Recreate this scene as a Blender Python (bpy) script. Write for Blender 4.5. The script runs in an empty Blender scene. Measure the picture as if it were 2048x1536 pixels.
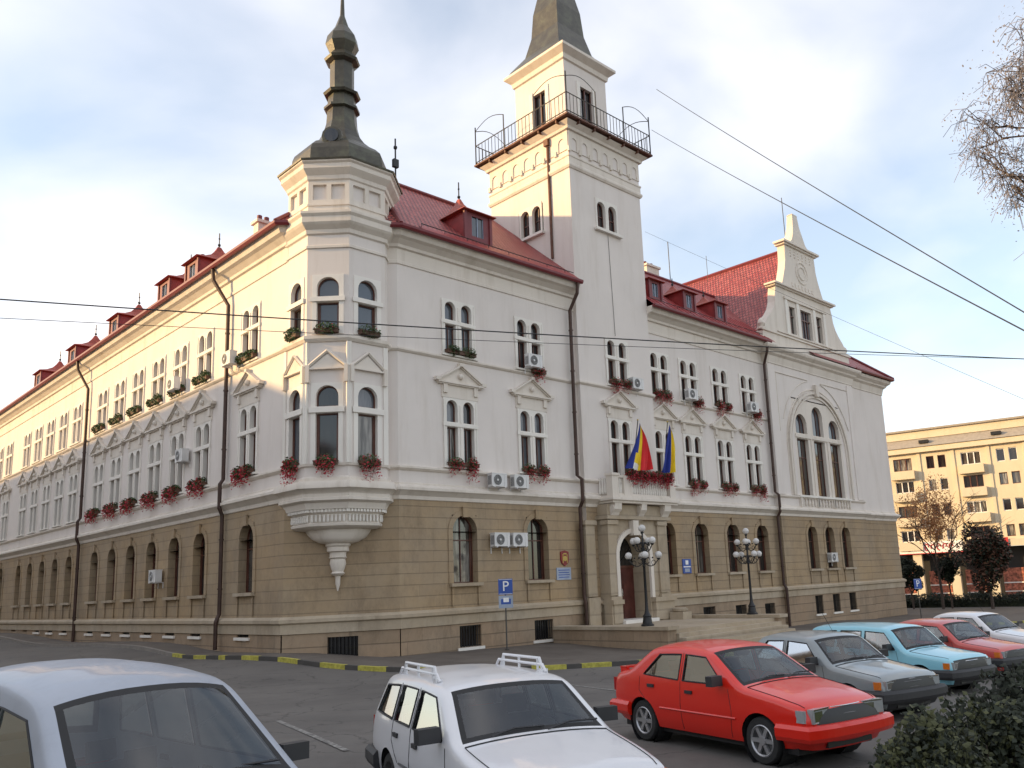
import bpy, bmesh, math, random
from mathutils import Vector, Matrix
from mathutils.geometry import delaunay_2d_cdt
PI = math.pi
rad = math.radians
random.seed(7)
SC = bpy.context.scene
COL = SC.collection

# ------------------------------------------------------------------ camera
cam_d = bpy.data.cameras.new('camera'); cam = bpy.data.objects.new('camera', cam_d); COL.objects.link(cam)
yaw, pit, rol = rad(-45.69), rad(10.6), rad(-2.62)
fv = Vector((-math.sin(yaw)*math.cos(pit), math.cos(yaw)*math.cos(pit), math.sin(pit)))
rv = Vector((math.cos(yaw), math.sin(yaw), 0)); uv = rv.cross(fv)
r2 = rv*math.cos(rol)+uv*math.sin(rol); u2 = -rv*math.sin(rol)+uv*math.cos(rol)
cam.matrix_world = Matrix(((r2.x, u2.x, -fv.x, 0), (r2.y, u2.y, -fv.y, 0), (r2.z, u2.z, -fv.z, 2.4), (0, 0, 0, 1)))
cam_d.sensor_width = 36; cam_d.lens = 1690/2048*36
cam_d.shift_x = -(1133-1024)/2048; cam_d.shift_y = (850-768)/2048
cam_d.clip_start = 0.1; cam_d.clip_end = 3000
SC.camera = cam
SC.view_settings.view_transform = 'Standard'; SC.view_settings.look = 'None'
SC.view_settings.exposure = 0.30; SC.view_settings.gamma = 1
SC.render.resolution_x = 1024; SC.render.resolution_y = 768

# ------------------------------------------------------------------ sky + sun
SUN_AZ, SUN_EL = 141.0, 12.5       # direction towards the sun, degrees from +x
sd = Vector((math.cos(rad(SUN_AZ))*math.cos(rad(SUN_EL)), math.sin(rad(SUN_AZ))*math.cos(rad(SUN_EL)), math.sin(rad(SUN_EL))))
W = bpy.data.worlds.new('World'); SC.world = W; W.use_nodes = True
nt = W.node_tree; nt.nodes.clear()
def wn(t, **k):
    n = nt.nodes.new(t)
    for a, b in k.items(): setattr(n, a, b)
    return n
sky = wn('ShaderNodeTexSky', sky_type='NISHITA', sun_disc=False)
sky.sun_elevation = rad(SUN_EL); sky.sun_rotation = rad(90-SUN_AZ); sky.air_density = 1.0; sky.dust_density = 0.6; sky.ozone_density = 1.5
tc = wn('ShaderNodeTexCoord')
mp = wn('ShaderNodeMapping'); mp.inputs['Scale'].default_value = (1.3, 1.3, 2.3); mp.inputs['Rotation'].default_value = (0.2, 0.1, 0.6)
nz = wn('ShaderNodeTexNoise'); nz.inputs['Scale'].default_value = 1.7; nz.inputs['Detail'].default_value = 7; nz.inputs['Roughness'].default_value = .45; nz.inputs['Distortion'].default_value = .4
rp = wn('ShaderNodeValToRGB'); rp.color_ramp.elements[0].position = .36; rp.color_ramp.elements[1].position = .66
rp.color_ramp.elements[0].color = (.28, .28, .28, 1); rp.color_ramp.elements[1].color = (.97, .97, .97, 1)
mx = wn('ShaderNodeMix', data_type='RGBA')
cl = wn('ShaderNodeRGB'); cl.outputs[0].default_value = (11.6, 11.35, 11.6, 1)
mul = wn('ShaderNodeMix', data_type='RGBA', blend_type='MULTIPLY'); mul.inputs[0].default_value = 1
mul.inputs[7].default_value = (3.0, 2.9, 2.8, 1)
bg = wn('ShaderNodeBackground'); bg.inputs['Strength'].default_value = 0.092
wo = wn('ShaderNodeOutputWorld')
L = nt.links.new
L(tc.outputs['Generated'], mp.inputs['Vector']); L(mp.outputs[0], nz.inputs['Vector']); L(nz.outputs['Fac'], rp.inputs['Fac'])
L(sky.outputs[0], mul.inputs[6]); L(mul.outputs[2], mx.inputs[6]); L(cl.outputs[0], mx.inputs[7]); L(rp.outputs['Color'], mx.inputs[0])
L(mx.outputs[2], bg.inputs['Color']); L(bg.outputs[0], wo.inputs['Surface'])
sl = bpy.data.lights.new('sun', 'SUN'); sl.energy = 5.0; sl.angle = rad(0.9); sl.color = (1.0, .66, .30)
so = bpy.data.objects.new('sun', sl); COL.objects.link(so)
so.rotation_euler = sd.to_track_quat('Z', 'Y').to_euler(); so.location = (0, 0, 60)

# ------------------------------------------------------------------ materials
MATS = {}
class NM:
    """small node-material helper"""
    def __init__(s, name):
        s.m = bpy.data.materials.new(name); s.m.use_nodes = True; s.t = s.m.node_tree
        s.b = s.t.nodes['Principled BSDF']; s.g = s.t.nodes.new('ShaderNodeNewGeometry'); MATS[name] = s.m
    def n(s, typ, ins=None, **k):
        n = s.t.nodes.new(typ)
        for a, b in k.items(): setattr(n, a, b)
        for a, b in (ins or {}).items():
            if isinstance(b, bpy.types.NodeSocket): s.t.links.new(b, n.inputs[a])
            else: n.inputs[a].default_value = b
        return n
    def noise(s, scale, detail=3, vec=None, rough=.55, scl=None):
        v = vec or s.g.outputs['Position']
        if scl: v = s.n('ShaderNodeMapping', {'Vector': v, 'Scale': scl}).outputs[0]
        return s.n('ShaderNodeTexNoise', {'Vector': v, 'Scale': scale, 'Detail': detail, 'Roughness': rough}).outputs['Fac']
    def ramp(s, f, *st):
        r = s.n('ShaderNodeValToRGB', {'Fac': f}); e = r.color_ramp.elements
        while len(e) < len(st): e.new(.5)
        for i, (p, c) in enumerate(st): e[i].position = p; e[i].color = (*c, 1) if len(c) == 3 else c
        return r.outputs['Color']
    def mix(s, f, a, b, bt='MIX'):
        n = s.n('ShaderNodeMix', data_type='RGBA', blend_type=bt)
        for i, v in ((0, f), (6, a), (7, b)):
            if isinstance(v, bpy.types.NodeSocket): s.t.links.new(v, n.inputs[i])
            elif i == 0: n.inputs[0].default_value = v
            else: n.inputs[i].default_value = (*v, 1) if len(v) == 3 else v
        return n.outputs[2]
    def math(s, op, a, b=0, c=0):
        n = s.n('ShaderNodeMath', operation=op)
        for i, v in enumerate((a, b, c)):
            if isinstance(v, bpy.types.NodeSocket): s.t.links.new(v, n.inputs[i])
            else: n.inputs[i].default_value = v
        return n.outputs[0]
    def bump(s, h, st=.3, dist=.02):
        n = s.n('ShaderNodeBump', {'Height': h, 'Strength': st, 'Distance': dist})
        s.t.links.new(n.outputs[0], s.b.inputs['Normal'])
    def out(s, col=None, rough=None, metal=None, **k):
        for key, v in (('Base Color', col), ('Roughness', rough), ('Metallic', metal), *k.items()):
            if v is None: continue
            key = key.replace('_', ' ')
            if isinstance(v, bpy.types.NodeSocket): s.t.links.new(v, s.b.inputs[key])
            else: s.b.inputs[key].default_value = (*v, 1) if isinstance(v, tuple) and len(v) == 3 else v
        return s.m
def simple(name, col, rough=.6, metal=0, var=.12, sc=3.0, **k):
    m = NM(name); f = m.noise(sc, 4)
    lo = tuple(c*(1-var) for c in col); hi = tuple(min(1, c*(1+var)) for c in col)
    return m.out(m.ramp(f, (.3, lo), (.7, hi)), rough, metal, **k)

def stucco(name, col, dark, st=1.0):
    m = NM(name); a = m.noise(.55, 5); b = m.noise(1.4, 5, scl=(1, 1, .12), rough=.7); c = m.noise(45, 2)
    base = m.ramp(a, (.3, tuple(x*.93 for x in col)), (.7, col))
    streak = m.ramp(b, (.5, (0, 0, 0)), (.8, (.32*st, .32*st, .32*st)))
    m.bump(c, .25, .01); d = m.noise(.9, 6, rough=.75)
    base = m.mix(m.ramp(d, (.5, (0, 0, 0)), (.9, (.35, .35, .35))), base, tuple(x*.9 for x in col))
    return m.out(m.mix(streak, base, dark), .85)
stucco('stucco_wall', (.73, .67, .625), (.47, .40, .33), 1.15)
stucco('stucco_trim', (.72, .655, .58), (.36, .29, .21), 1.6)
stucco('white_stone', (.80, .76, .70), (.45, .40, .34), 1.3)

def masonry(name, col, dark, course=.43, warm=None, joint=.5):
    m = NM(name); sx = m.n('ShaderNodeSeparateXYZ', {'Vector': m.g.outputs['Position']})
    z = m.math('DIVIDE', sx.outputs['Z'], course); fr = m.math('FRACT', z)
    jn = m.math('LESS_THAN', fr, .085)
    fl = m.math('FLOOR', z); u = m.math('ADD', sx.outputs['X'], m.math('MULTIPLY', sx.outputs['Y'], 1.0))
    uu = m.math('ADD', m.math('DIVIDE', u, 1.35), m.math('MULTIPLY', fl, .5)); jv = m.math('LESS_THAN', m.math('FRACT', uu), .018)
    jj = m.math('MAXIMUM', jn, m.math('MULTIPLY', jv, .45))
    cell = m.n('ShaderNodeTexWhiteNoise', {'Vector': m.n('ShaderNodeCombineXYZ', {'X': m.math('FLOOR', uu), 'Y': fl}).outputs[0]}, noise_dimensions='3D')
    a = m.noise(.5, 5); b = m.noise(6, 4)
    c1 = m.mix(m.math('MULTIPLY', cell.outputs['Value'], .45), col, dark)
    c2 = m.mix(m.ramp(a, (.35, (0, 0, 0)), (.75, (.5, .5, .5))), c1, warm or dark)
    dk = m.noise(.8, 6, rough=.8, scl=(1, 1, .45)); c2 = m.mix(m.ramp(dk, (.48, (0, 0, 0)), (.72, (.55, .55, .55))), c2, tuple(x*.55 for x in dark))
    c3 = m.mix(m.ramp(b, (.4, (0, 0, 0)), (.8, (.25, .25, .25))), c2, tuple(x*.6 for x in col))
    c4 = m.mix(m.math('MULTIPLY', jj, joint), c3, tuple(x*.35 for x in col))
    h = m.math('ADD', m.math('MULTIPLY', jj, -1.0), m.math('MULTIPLY', b, .25))
    m.bump(h, .7, .03)
    return m.out(c4, .88)
masonry('rusticated_stone', (.37, .285, .19), (.27, .20, .135), .43, (.43, .28, .13), .4)
masonry('plinth_stone', (.35, .265, .185), (.20, .15, .10), .5, (.37, .23, .13), .6)
masonry('smooth_stone', (.47, .395, .30), (.36, .29, .21), .9, (.33, .235, .13), .3)

def tiles(name, c1, c2, c3):
    m = NM(name); tcn = m.n('ShaderNodeTexCoord'); v = tcn.outputs['UV']
    br = m.n('ShaderNodeTexBrick', {'Vector': v, 'Scale': 1.0, 'Mortar Size': .045, 'Mortar Smooth': .4, 'Brick Width': .24, 'Row Height': .30, 'Bias': 0.0,
        'Color1': (*c1, 1), 'Color2': (*c2, 1), 'Mortar': (*c3, 1)}, offset=.5)
    sx = m.n('ShaderNodeSeparateXYZ', {'Vector': v}); row = m.math('FRACT', m.math('DIVIDE', sx.outputs['Y'], .30))
    a = m.noise(.8, 4)
    col = m.mix(m.ramp(a, (.3, (0, 0, 0)), (.8, (.5, .5, .5))), br.outputs['Color'], tuple(x*.65 for x in c1))
    mo = m.noise(1.7, 7, rough=.85); col = m.mix(m.ramp(mo, (.5, (0, 0, 0)), (.75, (.55, .55, .55))), col, (.10, .055, .05)); pk = m.noise(3.1, 4, rough=.7); col = m.mix(m.ramp(pk, (.52, (0, 0, 0)), (.8, (.5, .5, .5))), col, tuple(min(1, x*1.7) for x in c2))
    m.bump(m.math('SUBTRACT', m.math('MULTIPLY', br.outputs['Fac'], -.7), row), .9, .05)
    return m.out(col, .55)
tiles('clay_tiles', (.36, .05, .045), (.50, .13, .11), (.07, .012, .02))
tiles('orange_tiles', (.48, .11, .05), (.58, .17, .08), (.12, .03, .02))
simple('red_sheet_metal', (.30, .035, .035), .45, 0, .2)
simple('dark_red_wood', (.16, .02, .025), .5)
m = NM('dome_slate'); a = m.noise(1.6, 5, rough=.7); b = m.noise(9, 3)
m.bump(b, .3, .02); m.out(m.ramp(a, (.25, (.04, .037, .032)), (.5, (.07, .065, .05)), (.75, (.115, .12, .08))), .42, .35)
simple('brown_wood', (.10, .035, .022), .45, 0, .3)
simple('door_wood', (.085, .022, .016), .45, 0, .3)
simple('rusty_metal', (.12, .05, .03), .6, .2, .3)
simple('pipe_brown', (.055, .028, .02), .55, .2, .3)
simple('dark_metal', (.02, .02, .022), .45, .3)
simple('iron_rail', (.09, .085, .08), .55, .4)
simple('black_rubber', (.012, .012, .013), .7)
simple('ac_white', (.66, .65, .64), .5, 0, .06)
simple('ac_dark', (.06, .06, .06), .6)
simple('leaf_green', (.045, .08, .02), .6, 0, .4, 9)
simple('flower_red', (.40, .02, .035), .55, 0, .45, 25)
simple('planter_brown', (.10, .05, .03), .7)
simple('flag_blue', (.012, .03, .24), .75); simple('flag_yellow', (.80, .55, .01), .75); simple('flag_red', (.62, .015, .02), .75); simple('flag_white', (.75, .75, .7), .75)
simple('sign_blue', (.02, .07, .32), .4); simple('sign_white', (.8, .8, .8), .4); simple('sign_pale', (.30, .35, .45), .4)
simple('shield_red', (.22, .02, .02), .5); simple('shield_gold', (.5, .35, .08), .5)
def glass_pane(name, c0, c1, st, rough=.06):
    m = NM(name); tcn = m.n('ShaderNodeTexCoord'); p = m.g.outputs['Position']
    a = m.noise(2.2, 3, scl=(3.2, 3.2, .35)); w = m.noise(.6, 2)
    oi = m.n('ShaderNodeObjectInfo'); rn = oi.outputs['Random']
    r = m.ramp(a, (.42, c0), (.62, c1)); m.bump(w, .12, .03)
    w = m.math('ADD', m.math('MULTIPLY', w, .5), m.math('MULTIPLY', rn, .55))
    return m.out(m.mix(m.ramp(w, (.35, (0, 0, 0)), (.75, (st, st, st))), c0, r), rough, 0, IOR=1.5, Specular_IOR_Level=.8)
glass_pane('glass_dark', (.012, .012, .014), (.05, .045, .04), .6)
glass_pane('glass_curtain', (.05, .045, .04), (.33, .31, .28), 1.0)
glass_pane('glass_sky', (.07, .08, .095), (.16, .165, .18), .9, .03)
m = NM('asphalt'); a = m.noise(60, 3); b = m.noise(.35, 6); c = m.noise(1.8, 5, rough=.7)
m.bump(a, .35, .01); m.out(m.mix(m.ramp(c, (.45, (0, 0, 0)), (.8, (.45, .45, .45))), m.mix(m.ramp(m.n('ShaderNodeTexVoronoi', {'Vector': m.n('ShaderNodeVectorMath', {0: m.g.outputs['Position'], 1: m.n('ShaderNodeTexNoise', {'Vector': m.g.outputs['Position'], 'Scale': 1.3, 'Detail': 4}).outputs['Color']}, operation='ADD').outputs[0], 'Scale': .42}, feature='DISTANCE_TO_EDGE').outputs['Distance'], (0, (.75, .75, .75)), (.012, (0, 0, 0))), m.ramp(b, (.3, (.085, .078, .072)), (.7, (.135, .124, .112))), (.03, .028, .026)), m.mix(m.ramp(m.noise(.22, 3, rough=.4), (.5, (0, 0, 0)), (.54, (1, 1, 1))), (.105, .095, .086), (.05, .045, .042))), .82)
m = NM('pavement'); a = m.noise(30, 3); b = m.noise(.6, 6, rough=.7)
m.bump(a, .3, .01); m.out(m.ramp(b, (.3, (.075, .06, .05)), (.7, (.14, .12, .10))), .85)
simple('kerb_yellow', (.42, .38, .07), .8, 0, .3, 8); simple('kerb_dark', (.07, .065, .06), .85); simple('kerb_stone', (.22, .2, .18), .85)
m = NM('worn_paint'); a = m.noise(7, 5, rough=.8); m.out(m.ramp(a, (.4, (.09, .085, .08)), (.62, (.30, .29, .27))), .8)
simple('soil', (.05, .04, .025), .95, 0, .4)
simple('bark', (.07, .05, .04), .9, 0, .3, 12)
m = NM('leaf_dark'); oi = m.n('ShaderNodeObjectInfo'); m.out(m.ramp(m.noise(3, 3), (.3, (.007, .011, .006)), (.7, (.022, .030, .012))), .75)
m = NM('leaf_rust'); m.out(m.ramp(m.noise(2.5, 3), (.3, (.22, .08, .025)), (.7, (.42, .19, .055))), .7)
m = NM('leaf_olive'); m.out(m.ramp(m.noise(3, 3), (.3, (.03, .035, .012)), (.7, (.085, .09, .03))), .7)
m = NM('leaf_maroon'); m.out(m.ramp(m.noise(3, 3), (.3, (.06, .02, .015)), (.7, (.13, .06, .03))), .7)
m = NM('twig_mauve'); m.out(m.ramp(m.noise(3, 3), (.3, (.12, .11, .12)), (.7, (.24, .22, .235))), .8)
m = NM('leaf_grass'); m.out(m.ramp(m.noise(6, 3), (.3, (.06, .11, .02)), (.7, (.13, .17, .04))), .7)
stucco('block_yellow', (.66, .57, .42), (.44, .36, .25)); stucco('block_pale', (.62, .55, .42), (.42, .36, .27)); simple('block_grey', (.34, .30, .25), .85)
simple('shop_red', (.5, .03, .03), .5); simple('shop_goods', (.35, .12, .08), .6, 0, .8, 4); simple('globe_glass', (.62, .60, .58), .3)
simple('cable_black', (.02, .02, .02), .6)
def paint(name, col, rough=.28, coat=.6, dirt=.15, metal=0):
    m = NM(name); a = m.noise(1.8, 5, rough=.7)
    return m.out(m.mix(m.ramp(a, (.45, (0, 0, 0)), (.85, (dirt, dirt, dirt))), col, tuple(x*.55+.03 for x in col)), rough, metal, Coat_Weight=min(1, coat*1.5), Coat_Roughness=.06)
paint('paint_red', (.66, .014, .004), .32, .3, .10); paint('paint_white', (.66, .66, .68), .35, .4); paint('paint_silver', (.22, .25, .26), .36, .5, .3); paint('paint_blue', (.24, .54, .66), .4, .5)
paint('paint_coral', (.50, .06, .05), .4, .4); paint('paint_dew', (.33, .36, .42), .6, .2, .6)
m = NM('car_glass')
tr = m.n('ShaderNodeBsdfTransparent', {'Color': (.52, .58, .58, 1)}); gl = m.n('ShaderNodeBsdfGlossy', {'Color': (.9, .92, .95, 1), 'Roughness': .03})
lw = m.n('ShaderNodeLayerWeight', {'Blend': .35}); f = m.math('ADD', m.math('MULTIPLY', lw.outputs['Fresnel'], .42), .08)
ms = m.n('ShaderNodeMixShader', {0: f, 1: tr.outputs[0], 2: gl.outputs[0]})
m.t.links.new(ms.outputs[0], m.t.nodes['Material Output'].inputs['Surface'])
simple('seat_cloth', (.05, .05, .055), .9); simple('tyre', (.018, .018, .018), .85); simple('rim_alloy', (.42, .42, .43), .35, .7); simple('rim_steel', (.12, .12, .12), .5, .5)
simple('bumper_black', (.025, .025, .028), .6); simple('lamp_lens', (.42, .45, .46), .08, .35, .05, 30); simple('lamp_orange', (.6, .16, .02), .2); simple('lamp_red', (.35, .01, .01), .2)
simple('chrome', (.6, .6, .6), .15, 1.0); simple('plate_white', (.75, .76, .74), .4); simple('grille_black', (.015, .015, .016), .5)
M = MATS

# ------------------------------------------------------------------ object helpers
WM = {}
def put(o, parent=None, mat=None):
    mat = mat or Matrix.Identity(4)
    WM[o.name] = mat
    if parent: o.parent = parent; o.matrix_basis = WM[parent.name].inverted() @ mat
    else: o.matrix_basis = mat
    return o
def tag(o, label, cat, group=None, kind=None):
    if label: o['label'] = label
    if cat: o['category'] = cat
    if group: o['group'] = group
    if kind: o['kind'] = kind
    return o
def TR(x=0, y=0, z=0, rz=0): return Matrix.Translation((x, y, z)) @ Matrix.Rotation(rz, 4, 'Z')
def empty(name, mat):
    o = bpy.data.objects.new(name, None); COL.objects.link(o); o.empty_display_size = .3; return put(o, None, mat)
class MB:
    """collects geometry for one mesh; faces carry a material slot name"""
    def __init__(s): s.v = []; s.f = []; s.m = []; s.mats = []; s.uv = {}
    def mi(s, m):
        if m not in s.mats: s.mats.append(m)
        return s.mats.index(m)
    def add(s, vs, fs, m):
        k = len(s.v); s.v += [tuple(v) for v in vs]; i = s.mi(m)
        for f in fs: s.f.append(tuple(a+k for a in f)); s.m.append(i)
    def quad(s, a, b, c, d, m): s.add([a, b, c, d], [(0, 1, 2, 3)], m)
    def box(s, x0, x1, y0, y1, z0, z1, m, T=None):
        vs = [Vector((x, y, z)) for z in (z0, z1) for y in (y0, y1) for x in (x0, x1)]
        if T: vs = [T @ v for v in vs]
        s.add(vs, [(0, 2, 3, 1), (4, 5, 7, 6), (0, 1, 5, 4), (2, 6, 7, 3), (0, 4, 6, 2), (1, 3, 7, 5)], m)
    def tube(s, pts, r, m, n=6, r1=None, caps=True):
        pts = [Vector(p) for p in pts]; N = len(pts); rings = []
        for i, p in enumerate(pts):
            d = (pts[min(i+1, N-1)]-pts[max(i-1, 0)]); d = d.normalized() if d.length > 1e-9 else Vector((0, 0, 1))
            a = Vector((0, 0, 1)) if abs(d.z) < .9 else Vector((1, 0, 0)); e = d.cross(a).normalized(); g = d.cross(e)
            rr = r if r1 is None else r+(r1-r)*i/(N-1)
            rings.append([p+(e*math.cos(2*PI*k/n)+g*math.sin(2*PI*k/n))*rr for k in range(n)])
        vs = [v for q in rings for v in q]
        fs = [(i*n+k, i*n+(k+1) % n, (i+1)*n+(k+1) % n, (i+1)*n+k) for i in range(N-1) for k in range(n)]
        if caps: fs += [tuple(range(n))[::-1], tuple((N-1)*n+k for k in range(n))]
        s.add(vs, fs, m)
    def lathe(s, c, prof, m, n=16, T=None, a0=0.0, caps=True):
        c = Vector(c); vs = []
        for r, z in prof:
            for k in range(n):
                a = a0+2*PI*k/n; v = Vector((r*math.cos(a), r*math.sin(a), z))
                vs.append(c+(T @ v if T else v))
        N = len(prof); fs = [(i*n+k, i*n+(k+1) % n, (i+1)*n+(k+1) % n, (i+1)*n+k) for i in range(N-1) for k in range(n)]
        if caps: fs += [tuple(range(n))[::-1], tuple((N-1)*n+k for k in range(n))]
        s.add(vs, fs, m)
    def ball(s, c, r, m, n=10, sz=1.0):
        s.lathe(c, [(max(1e-4, r*math.sin(PI*i/8)), -r*sz*math.cos(PI*i/8)) for i in range(9)], m, n)
    def build(s, name, parent=None, mat=None, smooth=None, rel=None):
        me = bpy.data.meshes.new(name)
        vs = s.v
        if rel is not None: inv = rel.inverted(); vs = [tuple(inv @ Vector(v)) for v in vs]
        me.from_pydata(vs, [], s.f)
        for k in s.mats: me.materials.append(M[k])
        me.polygons.foreach_set('material_index', s.m)
        if s.uv:
            ul = me.uv_layers.new(name='UVMap')
            for p in me.polygons:
                if p.index in s.uv:
                    for li, u in zip(p.loop_indices, s.uv[p.index]): ul.data[li].uv = u
        if smooth:
            me.polygons.foreach_set('use_smooth', [True]*len(me.polygons)); me.set_sharp_from_angle(angle=rad(smooth))
        me.update()
        o = bpy.data.objects.new(name, me); COL.objects.link(o)
        return put(o, parent, rel if rel is not None else mat)
def inpoly(x, y, poly):
    c = False; j = len(poly)-1
    for i in range(len(poly)):
        xi, yi = poly[i]; xj, yj = poly[j]
        if (yi > y) != (yj > y) and x < (xj-xi)*(y-yi)/(yj-yi)+xi: c = not c
        j = i
    return c
def cdt(outer, holes=(), extra=()):
    vs = [Vector(p) for p in outer]; es = [(i, (i+1) % len(outer)) for i in range(len(outer))]
    for h in holes:
        k = len(vs); vs += [Vector(p) for p in h]; es += [(k+i, k+(i+1) % len(h)) for i in range(len(h))]
    vs += [Vector(p) for p in extra]
    v, e, f, _, _, _ = delaunay_2d_cdt(vs, es, [], 0, 1e-5)
    out = []
    for t in f:
        cx = sum(v[i].x for i in t)/3; cy = sum(v[i].y for i in t)/3
        if inpoly(cx, cy, outer) and not any(inpoly(cx, cy, h) for h in holes): out.append(tuple(t))
    return [(p.x, p.y) for p in v], out
def dup(o, parent=None, mat=None):
    """copy a thing or part with its children (up to three levels); mesh data are shared"""
    c = o.copy(); COL.objects.link(c)
    src = WM[o.name]; put(c, parent, mat if mat is not None else src)
    dm = WM[c.name] @ src.inverted()
    for ch in list(o.children): dup(ch, c, dm @ WM[ch.name])
    return c

# ------------------------------------------------------------------ ground
_gp = [(15.1, 29.7, .4), (18.5, 27.2, 0.02), (22, 27.2, -.03), (26, 27.2, -.1), (45.5, 27, -.7), (62, 27, -.98), (15.1, 41.8, .6), (26.5, 22, -.28), (10, 8, .12), (5, 12, .14), (14, 10, 0.05),
       (16, 8.8, -.08), (20, 9.2, -.21), (24, 9.4, -.33), (30, 15, -.5), (60, 15, -1.1), (-10, 30, .4), (90, 30, -1.4), (15, 70, .8), (-10, -10, .3), (60, -10, -1.0), (60, 60, -.9)]
def gz(x, y):      # smooth pavement-level height; the carriageway lies 12 cm lower
    sw = sz = 0
    for a, b, c in _gp:
        w = 1/(((x-a)**2+(y-b)**2)**1.5+2.0); sw += w; sz += w*c
    return sz/sw
def gridsheet(name, x0, x1, y0, y1, step, dz, mat, keep=None):
    xs = []; x = x0
    while x < x1: xs.append(x); x += step
    xs.append(x1); ys = []; y = y0
    while y < y1: ys.append(y); y += step
    ys.append(y1); mb = MB(); n = len(xs)
    vs = [(x, y, gz(x, y)+dz) for y in ys for x in xs]
    fs = [(j*n+i, j*n+i+1, (j+1)*n+i+1, (j+1)*n+i) for j in range(len(ys)-1) for i in range(n-1)]
    mb.add(vs, fs, mat); return mb.build(name, smooth=60)
o = gridsheet('road', -30, 110, -30, 110, 2.0, -.12, 'asphalt'); tag(o, None, None, kind='structure')
mb = MB(); Z = -.75
for a, b, c, d in ((-900, 1100, -900, -30), (-900, 1100, 110, 1100), (-900, -30, -30, 110), (110, 1100, -30, 110)):
    mb.quad((a, c, Z), (b, c, Z), (b, d, Z), (a, d, Z), 'asphalt')
tag(mb.build('ground'), None, None, kind='structure')
# pavement round the building with a painted kerb
KERB = [(13.3, 88), (13.4, 60), (13.45, 34), (13.6, 31), (13.9, 29.0), (14.4, 26.5), (15.1, 23.8), (16.0, 21.8), (17.2, 20.4), (18.7, 19.4), (21.2, 18.5), (24, 18.1), (30, 17.8), (45, 17.4), (62, 17.2), (95, 17.0)]
def densify(path, d):
    out = []
    for a, b in zip(path, path[1:]):
        n = max(1, int(math.dist(a, b)/d))
        out += [(a[0]+(b[0]-a[0])*i/n, a[1]+(b[1]-a[1])*i/n) for i in range(n)]
    return out+[path[-1]]
kp = densify(KERB, .5)
poly = kp+[(95, 80), (20, 88)]
ext = [(x, y) for x in range(14, 95, 2) for y in range(18, 88, 2) if inpoly(x+.01, y+.01, poly)]
v2, tr_ = cdt(poly, (), [(a+.013, b+.017) for a, b in ext])
mb = MB(); mb.add([(x, y, gz(x, y)) for x, y in v2], tr_, 'pavement'); tag(mb.build('pavement', smooth=60), None, None, kind='structure')
mb = MB(); acc = 0
for (a, b) in zip(kp, kp[1:]):
    d = Vector((b[0]-a[0], b[1]-a[1])); nn = Vector((-d.y, d.x)).normalized()   # towards pavement
    mt = ('kerb_yellow' if int(acc/.95) % 2 else 'kerb_dark') if a[0] < 60 and a[1] < 36 else 'kerb_stone'; acc += d.length
    za, zb = gz(*a), gz(*b); w = .15*nn
    p = [(a[0], a[1], za-.2), (b[0], b[1], zb-.2), (b[0], b[1], zb+.02), (a[0], a[1], za+.02), (b[0]+w.x, b[1]+w.y, zb+.02), (a[0]+w.x, a[1]+w.y, za+.02), (b[0]+w.x, b[1]+w.y, zb-.02), (a[0]+w.x, a[1]+w.y, za-.02)]
    mb.add(p, [(0, 1, 2, 3), (3, 2, 4, 5), (5, 4, 6, 7)], mt)
tag(mb.build('kerb'), None, None, kind='structure')
mb = MB()
for k in range(6):
    x = 4.2+k*2.6; a = (x+6.0*math.cos(rad(75)), 12.0+4.5*math.sin(rad(75))+.3); dx, dy = -math.cos(rad(76))*4.6, -math.sin(rad(76))*4.6
    pts = [(a[0]+dx*t/8, a[1]+dy*t/8) for t in range(9)]
    for p, q in zip(pts, pts[1:]): mb.quad((p[0], p[1], gz(*p)-.112), (p[0]+.11, p[1], gz(p[0]+.11, p[1])-.112), (q[0]+.11, q[1], gz(q[0]+.11, q[1])-.112), (q[0], q[1], gz(*q)-.112), 'worn_paint')
tag(mb.build('parking_lines'), None, None, kind='structure')

# ------------------------------------------------------------------ town hall
XA, YB, YT = 15.12, 27.19, 26.95
CA, CB = (15.12, 29.7), (18.5, 27.19)
TX0, TX1, TYB = 28.65, 34.15, 33.0
PX0, PX1 = 45.8, 57.4
EX, YFAR, YBACK, XBACK = 62.75, 86.0, 39.3, 27.3
base = TR(CB[0], CB[1], gz(*CB))
hall = empty('town_hall', base)
tag(hall, 'pale three-storey town hall with red roofs, a clock-less square tower and a domed corner oriel', 'building')
hall['label'] = 'pale three-storey town hall with red roofs, square tower and domed corner oriel'
def hb(mb, name, parent=None, smooth=None): return mb.build(name, parent or hall, smooth=smooth, rel=base)

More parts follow.
